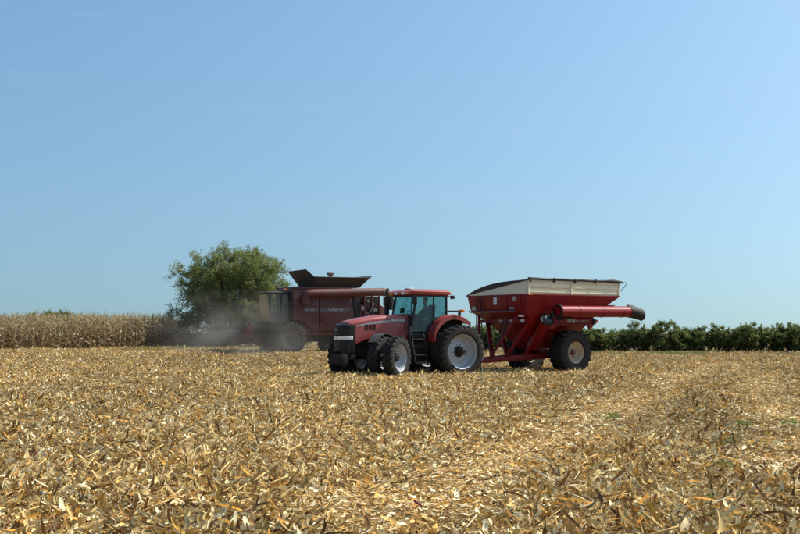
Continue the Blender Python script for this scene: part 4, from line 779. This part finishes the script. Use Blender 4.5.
# ------------------------------------------------------------------ standing corn
def corn_plant(h):
    b = LB(); lean = U(0, 6.28); top = U(0.0, 0.10)
    stalk = random.choice([(0.40, 0.29, 0.13), (0.34, 0.25, 0.12), (0.46, 0.36, 0.18)])
    b.stick((0, 0, 0), lean, R(90) - top * 0.3, h * 0.82, 0.017, stalk, 5, 0.6, -top * 0.5)
    def at_h(z): return (math.cos(lean) * top * 0.25 * z, math.sin(lean) * top * 0.25 * z, z)
    az = U(0, 3.14)
    for k in range(11):
        z = h * (0.10 + 0.068 * k) + U(-0.05, 0.05); az2 = az + (math.pi if k % 2 else 0) + U(-0.5, 0.5)
        c = random.choice([(0.34, 0.23, 0.12), (0.40, 0.295, 0.17), (0.26, 0.165, 0.08), (0.47, 0.37, 0.24), (0.20, 0.125, 0.062), (0.26, 0.20, 0.105)]); j = U(0.75, 1.25)
        b.strip(at_h(z), az2, U(0.5, 1.15), U(0.45, 0.85), U(0.045, 0.085), U(-2.6, -1.7), U(-0.6, 0.6), U(-0.5, 0.5), 0.35, 5, tuple(v * j for v in c), (0.6, 1, 0.9, 0.6, 0.1))
    for k in range(1 if random.random() < 0.8 else 2):
        b.strip(at_h(h * U(0.38, 0.5)), az + U(-0.5, 0.5), U(-0.9, 0.3), 0.26, 0.08, U(-0.6, 0.1), 0, 0, 0.9, 4, random.choice([(0.62, 0.52, 0.30), (0.66, 0.58, 0.38)]), (0.4, 1, 1, 0.8, 0.3))
    for k in range(6):
        b.strip(at_h(h * 0.80), U(0, 6.28), U(1.0, 1.5), h * U(0.10, 0.19), 0.018, U(-0.6, 0.2), 0, 0, 0.2, 3, (0.42, 0.33, 0.17), (0.5, 1, 0.3))
    return b
corn_meshes = [corn_plant(U(2.4, 3.3)) for _ in range(7)]
single = [b.mesh('corn_plant', M['corn_single']) for b in corn_meshes]; mass = [b.mesh('corn_mass', M['corn']) for b in corn_meshes]
# the standing block: its near edge runs from beyond the frame on the left to behind the corn head
E0, E1 = Vector((-36.5, 71.0)), Vector((-15.8, 96.5)); ed = (E1 - E0); el_ = ed.length; ed.normalize(); en = Vector((-ed.y, ed.x))   # en: into the block
front = []; back = []
for r in range(20):
    step = 0.17; n = int((el_ + r * 0.4) / step)
    for k in range(n):
        s = k * step + U(-0.05, 0.05); p = E0 + ed * s + en * (r * 0.76 + U(-0.06, 0.06))
        if random.random() < 0.08: continue
        (front if r == 0 else back).append(p)
front.sort(key=lambda p: abs(p.x / p.y + 0.20)); back += front[150:]; front = front[:150]
second = [p for p in back if (p - E0).dot(en) < 1.0 and -0.36 < p.x / p.y < -0.155][:150]
sset = set(id(p) for p in second); back = [p for p in back if id(p) not in sset]
for p in front + second:
    o = link('corn_plant', random.choice(single), None); o.location = (p.x, p.y, ground_z(p.x, p.y)); sc_ = U(0.82, 1.06); o.scale = (sc_, sc_, sc_ * U(0.95, 1.05)); o.rotation_euler = (U(-0.07, 0.07), U(-0.07, 0.07), U(0, 6.28))
    tag(o, 'dry tan standing corn plant in the outer rows of the uncut corn', 'corn plant', 'corn plants at the edge of the standing corn')
n = len(back); BP = np.array([(p.x, p.y, ground_z(p.x, p.y)) for p in back]); sc_ = rng.uniform(0.80, 1.06, n)
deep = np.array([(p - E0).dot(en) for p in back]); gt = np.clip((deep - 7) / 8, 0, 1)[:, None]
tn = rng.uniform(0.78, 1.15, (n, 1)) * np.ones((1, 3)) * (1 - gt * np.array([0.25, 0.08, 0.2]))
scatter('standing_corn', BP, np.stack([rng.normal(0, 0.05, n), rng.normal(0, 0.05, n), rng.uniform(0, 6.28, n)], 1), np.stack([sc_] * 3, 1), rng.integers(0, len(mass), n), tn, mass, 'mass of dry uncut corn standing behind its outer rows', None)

# ------------------------------------------------------------------ trees and shrubs
def crown(seed, rad, cz, ncl, nleaf, lsize, spread, stems, base_c, upright=0.5, hollow=0.35, bare=None, low=0.3):
    """leaf sprays set through an ellipsoid and the limbs that carry them"""
    r = np.random.default_rng(seed); wood = MB(); Q = []; C = []
    rx, ry, rz = rad
    st = []
    for k in range(stems):
        a = 6.283 * (k + r.uniform(-0.3, 0.3)) / stems; tilt = r.uniform(0.25, 0.75) if stems > 1 else 0.05; ln = cz + rz * r.uniform(0.15, 0.5)
        path = []
        for i in range(6):
            f = i / 5; o = tilt * rx * 0.75 * f ** 1.3; path.append((math.cos(a) * o + r.normal(0, 0.04) * i, math.sin(a) * o * ry / rx + r.normal(0, 0.04) * i, -0.1 + (ln + 0.1) * f))
        w0 = 0.020 * (rz + cz) * r.uniform(0.7, 1.1); wood.tube(path, [w0 * (1 - 0.75 * i / 5) for i in range(6)], 7); st.append(path)
    allp = [Vector(p) for path in st for p in path[1:]]
    made = 0
    while made < ncl:
        v = r.normal(0, 1, 3); v /= np.linalg.norm(v); t = (hollow + (1 - hollow) * r.random() ** 0.6)
        lump = 0.90 + 0.08 * math.sin(3 * math.atan2(v[1], v[0]) + seed) + 0.07 * math.sin(5 * v[2] + 2.1 * seed)
        p = np.array([v[0] * rx, v[1] * ry, v[2] * rz]) * t * lump + np.array([0, 0, cz])
        if p[2] < low: continue
        if bare is not None and bare(p, r): continue
        made += 1
        P0 = Vector(p); near = min(allp, key=lambda q: (q - P0).length + 0.6 * max(0, q.z - P0.z)); mid = near.lerp(P0, 0.5) + Vector((r.normal(0, 0.1), r.normal(0, 0.1), 0.12 * (P0 - near).length))
        w = 0.010 * rz * 0.5 + 0.008; wood.tube([tuple(near), tuple(mid), tuple(P0)], [w, w * 0.6, w * 0.25], 4, caps=False)
        out = np.array([v[0], v[1], v[2] * 0.6 + upright]); out /= np.linalg.norm(out)
        for tw in range(5):
            d = out + r.normal(0, 0.45, 3); d /= np.linalg.norm(d); L = spread * r.uniform(0.6, 1.3); m = nleaf // 5
            s = r.random(m)[:, None] ** 0.8; c0 = p + d * L * s + r.normal(0, spread * 0.13, (m, 3)); c0[:, 2] -= 0.25 * spread * s[:, 0] ** 2
            tdir = d + r.normal(0, 0.7, (m, 3)); tdir /= np.linalg.norm(tdir, axis=1)[:, None]
            sd_ = np.cross(tdir, r.normal(0, 1, (m, 3)) * 0.6 + np.array([0, 0, 1])); sd_ /= np.linalg.norm(sd_, axis=1)[:, None]
            ls = lsize * r.uniform(0.6, 1.3, (m, 1)); a_ = tdir * ls; b_ = sd_ * ls * 0.32
            Q.append(np.stack([c0 - a_ * 0.5, c0 + b_ * 0.8, c0 + a_ * 0.5, c0 - b_ * 0.8], 1))
            cc = np.array(base_c) * r.uniform(0.75, 1.25) * r.uniform(0.75, 1.25, (m, 1)); yl = (r.random((m, 1)) < 0.07); cc = np.where(yl, cc * np.array([1.9, 1.25, 0.8]), cc); C.append(np.clip(cc, 0, 1))
    return np.concatenate(Q), np.concatenate(C), wood
# big willow-leaved tree behind the corn head
ty = 97.0; tx = (236 - 400) / F_PX * ty
tree = empty('tree', (tx - 0.1, ty, ground_z(tx, ty)), 0, 'broad round green tree standing behind the dusty corn head', 'tree')
Q1, C1, W1 = crown(11, (5.35, 4.4, 4.0), 4.25, 820, 225, 0.125, 0.80, 7, (0.190, 0.230, 0.080), 0.85, 0.22, bare=lambda p, r: (p[0] < -3.2 and r.random() < 0.35), low=0.4)
link('crown', quads_mesh('crown', Q1, C1, M['leaf']), None, tree); W1.build('trunk', M['bark'], tree, smooth=60)
# hedge shrubs: five shapes, each set in several places along the field edge
shrubs = []
for i, (rad, cz, nc) in enumerate([((1.25, 0.9, 1.0), 1.1, 62), ((1.05, 0.9, 1.1), 1.2, 58), ((1.4, 0.95, 0.9), 1.0, 66), ((1.15, 0.9, 1.05), 1.15, 60), ((1.2, 1.0, 1.35), 1.45, 76)]):
    q, c, wd = crown(30 + i, rad, cz, nc, 130, 0.13, 0.42, 4, (0.150, 0.185, 0.062), 0.5, 0.25, low=0.10)
    me = quads_mesh('foliage', q, c, M['leaf']); wo_ = wd.build('stem', M['bark'], None, smooth=60); shrubs.append((me, wo_.data)); bpy.data.objects.remove(wo_)
def shrub(px, Y, k, s, sz, label, group='shrubs of the hedge along the field edge', name='hedge_shrub', cat='shrub'):
    x = (px - 400) / F_PX * Y; o = empty(name, (x, Y, ground_z(x, Y) - 0.02), U(0, 6.28), label, cat, group)
    o.scale = (s, s, s * sz); me, wd = shrubs[k]; link('foliage', me, None, o); link('stem', wd, None, o); return o
HB = 'leafy dark green shrub in the unbroken hedge beyond the cart'
for i, px in enumerate(range(462, 858, 11)):
    Y = 97.0 + 4.0 * (1 - (px - 460) / 400) + U(-0.5, 0.5)
    if px in (462 + 11 * 18, 462 + 11 * 19): continue
    shrub(px + U(-3, 3), Y, random.choice([0, 1, 2, 3]), U(1.0, 1.14), U(0.90, 0.98), HB)
shrub(662, 98.0, 4, 1.0, 0.98, 'tallest domed shrub of the hedge, standing above its neighbours', None)
shrub(677, 98.8, 1, 1.08, 1.06, 'second tallest hedge shrub, right of the tallest domed one', None)
shrub(744, 97.5, 3, 1.05, 1.06, 'tall loose shrub in the right half of the hedge', None)
shrub(790, 97, 0, 1.12, 1.06, 'tall rounded hedge shrub nearest the right picture edge', None)
# a thin sapling pokes out of the hedge near its left end
sx_, sy_ = (634 - 400) / F_PX * 98.5, 98.5
sp = empty('sapling', (sx_, sy_, ground_z(sx_, sy_)), 0, 'thin wispy sapling rising above the hedge behind the auger spout', 'sapling')
q, c, wd = crown(77, (0.45, 0.4, 1.1), 1.85, 16, 30, 0.12, 0.30, 1, (0.08, 0.10, 0.03), 1.2, 0.2, low=0.6); link('foliage', quads_mesh('foliage', q, c, M['leaf']), None, sp); wd.build('stem', M['bark'], sp, smooth=60)
# low trees far beyond the corn
for px, s, lb in ((40, 2.2, 'left one of two green treetops peeping over the standing corn'), (62, 2.35, 'right one of two green treetops peeping over the standing corn')):
    shrub(px, 175, 2, s, 1.0, lb, None, 'distant_tree', 'tree')
# brush at the foot of the big tree, behind the corn head
for i, px in enumerate((196, 206, 216, 228, 240, 252, 264, 276, 288, 300)):
    shrub(px, 99.0 + U(-0.6, 0.6), random.choice([0, 1, 2, 3]), U(0.75, 0.95), U(0.7, 0.9), 'dusty brush at the foot of the broad tree behind the combine', 'brush below the broad tree', 'brush_shrub')

# ------------------------------------------------------------------ verge grass in front of the hedge and below the tree
def tuft(n, h, cols, w=0.012):
    b = LB()
    for _ in range(n):
        a = U(0, 6.28); r = 0.16 * math.sqrt(U(0, 1)); b.strip((r * math.cos(a), r * math.sin(a), 0), U(0, 6.28), U(0.8, 1.5), h * U(0.5, 1.2), w, U(-1.2, -0.1), U(-0.3, 0.3), 0, 0.3, 3, random.choice(cols), (1, 0.9, 0.5, 0.05))
    return b
GC = [(0.17, 0.19, 0.055), (0.24, 0.24, 0.09), (0.32, 0.28, 0.13), (0.13, 0.17, 0.045)]
gm = [tuft(38, 0.26, GC, 0.016).mesh('grass_tuft', M['grass']) for _ in range(4)]
gp = []
for _ in range(4200):
    px = U(450, 860); Y = U(86, 98); gp.append(((px - 400) / F_PX * Y, Y))
for _ in range(2600):
    px = U(120, 325); Y = U(83, 98); gp.append(((px - 400) / F_PX * Y, Y))
gp = np.array(gp); gnz = vnoise(gp, 3.0, 21); gp = gp[gnz > 0.38]; n = len(gp)
scatter('verge_grass', np.array([(x, y_, ground_z(x, y_)) for x, y_ in gp]), np.stack([np.zeros(n), np.zeros(n), rng.uniform(0, 6.28, n)], 1), np.stack([rng.uniform(0.7, 1.4, n)] * 3, 1), rng.integers(0, 4, n), rng.uniform(0.75, 1.25, (n, 1)) * np.ones((1, 3)), gm, 'sparse yellow green grass along the field edge', None)

# ------------------------------------------------------------------ green weeds and red corn cobs lying in the residue
wc = [(0.13, 0.22, 0.045), (0.17, 0.26, 0.06), (0.22, 0.27, 0.08)]
wmesh = [tuft(46, 0.17, wc, 0.014).mesh('weed_blades', M['corn_single']) for _ in range(3)]
for px, py, s, lb in ((726, 449, 1.5, 'bright green weed tuft in the residue between the wheel tracks'), (694, 415, 1.3, 'pale green weed patch on the crest left of the bright tuft'), (741, 428, 1.1, 'small weed tuft above the bright green one'), (610, 420, 1.3, 'weed tuft beside the pale wheel track'), (663, 454, 1.0, 'small weed tuft left of the bright green one'), (722, 470, 1.0, 'weed tuft just below the bright green one'), (785, 428, 1.3, 'weed tuft near the right picture edge'), (652, 372, 1.6, 'green weed patch in the far field below the hedge'), (712, 508, 0.9, 'lowest small weed tuft in the residue')):
    x, y_ = pix_ground(px, py); o = link('weed_tuft', random.choice(wmesh), None); o.location = (x, y_, ground_z(x, y_) + 0.06); o.scale = (s * 0.8, s * 0.8, s * 0.7); tag(o, lb, 'weed', 'green weeds in the residue')
cob = MB(); cob.lathe([(0.004, -0.085), (0.014, -0.08), (0.017, -0.03), (0.016, 0.03), (0.011, 0.075), (0.003, 0.085)], 10); cob_o = cob.build('corn_cob', M['cob'] if 'cob' in M else paint('red corn cob', (0.22, 0.04, 0.03), 0.85, 0.2, dscale=30), None, smooth=60)
CB = [(77, 481, 'short red corn cob in the residue at lower left'), (173, 506, 'red corn cob left of the pale husk, low in the picture'), (37, 464, 'small red corn cob near the left edge'), (736, 521, 'red corn cob in the lower right residue'), (522, 463, 'red corn cob in the middle foreground'), (418, 520, 'red corn cob at the bottom middle'), (205, 400, 'far red corn cob in the left part of the field')]
for i, (px, py, lb) in enumerate(CB):
    x, y_ = pix_ground(px, py); o = cob_o if i == 0 else cob_o.copy()
    if i: col.objects.link(o)
    o.location = (x, y_, ground_z(x, y_) + 0.15); o.scale = (0.75, 0.7, 0.75); o.rotation_euler = (U(-0.4, 0.4), U(-0.3, 0.3), U(0, 6.28)); tag(o, lb, 'corn cob', 'corn cobs in the residue')

# ------------------------------------------------------------------ dust thrown up by the combine
def dust_cloud(name, loc, size, dens, seed, label):
    m = MB(); m.box(-1, 1, -1, 1, -1, 1); me_o = m.build(name, None, None, smooth=0); me_o.location = loc; me_o.scale = size
    mt = bpy.data.materials.new(name); mt.use_nodes = True; nt = mt.node_tree; nt.nodes.clear()
    o = new(nt, 'ShaderNodeOutputMaterial'); pv = new(nt, 'ShaderNodeVolumePrincipled'); pv.inputs['Color'].default_value = (0.56, 0.50, 0.43, 1); pv.inputs['Anisotropy'].default_value = 0.2
    tc = new(nt, 'ShaderNodeTexCoord'); ln = new(nt, 'ShaderNodeVectorMath', operation='LENGTH'); nt.links.new(tc.outputs['Object'], ln.inputs[0])
    mp = new(nt, 'ShaderNodeMapRange', interpolation_type='SMOOTHSTEP'); mp.inputs[1].default_value = 1.0; mp.inputs[2].default_value = 0.15; mp.inputs[3].default_value = 0.0; mp.inputs[4].default_value = dens
    nt.links.new(ln.outputs['Value'], mp.inputs[0])
    n = new(nt, 'ShaderNodeTexNoise', noise_dimensions='4D'); n.inputs['W'].default_value = seed; n.inputs['Scale'].default_value = 2.6; n.inputs['Detail'].default_value = 5
    nt.links.new(tc.outputs['Object'], n.inputs['Vector'])
    r = ramp(nt, [(0.40, (0.05, 0.05, 0.05)), (0.66, (2.0, 2.0, 2.0))], n.outputs[0]); mu = new(nt, 'ShaderNodeMath', operation='MULTIPLY')
    nt.links.new(mp.outputs[0], mu.inputs[0]); nt.links.new(r.outputs[0], mu.inputs[1]); nt.links.new(mu.outputs[0], pv.inputs['Density']); nt.links.new(pv.outputs[0], o.inputs['Volume'])
    me_o.data.materials.append(mt); return tag(me_o, label, None, None, 'stuff')
dust_cloud('harvest_dust', (-9.8, 69.2, 1.6), (5.6, 4.4, 3.3), 0.075, 1.0, 'grey brown dust hanging round the corn head and tree foot')
dust_cloud('trailing_dust', (-6.0, 67.0, 0.9), (5.0, 4.0, 1.7), 0.03, 4.0, 'low dust drifting under the combine behind the tractor')
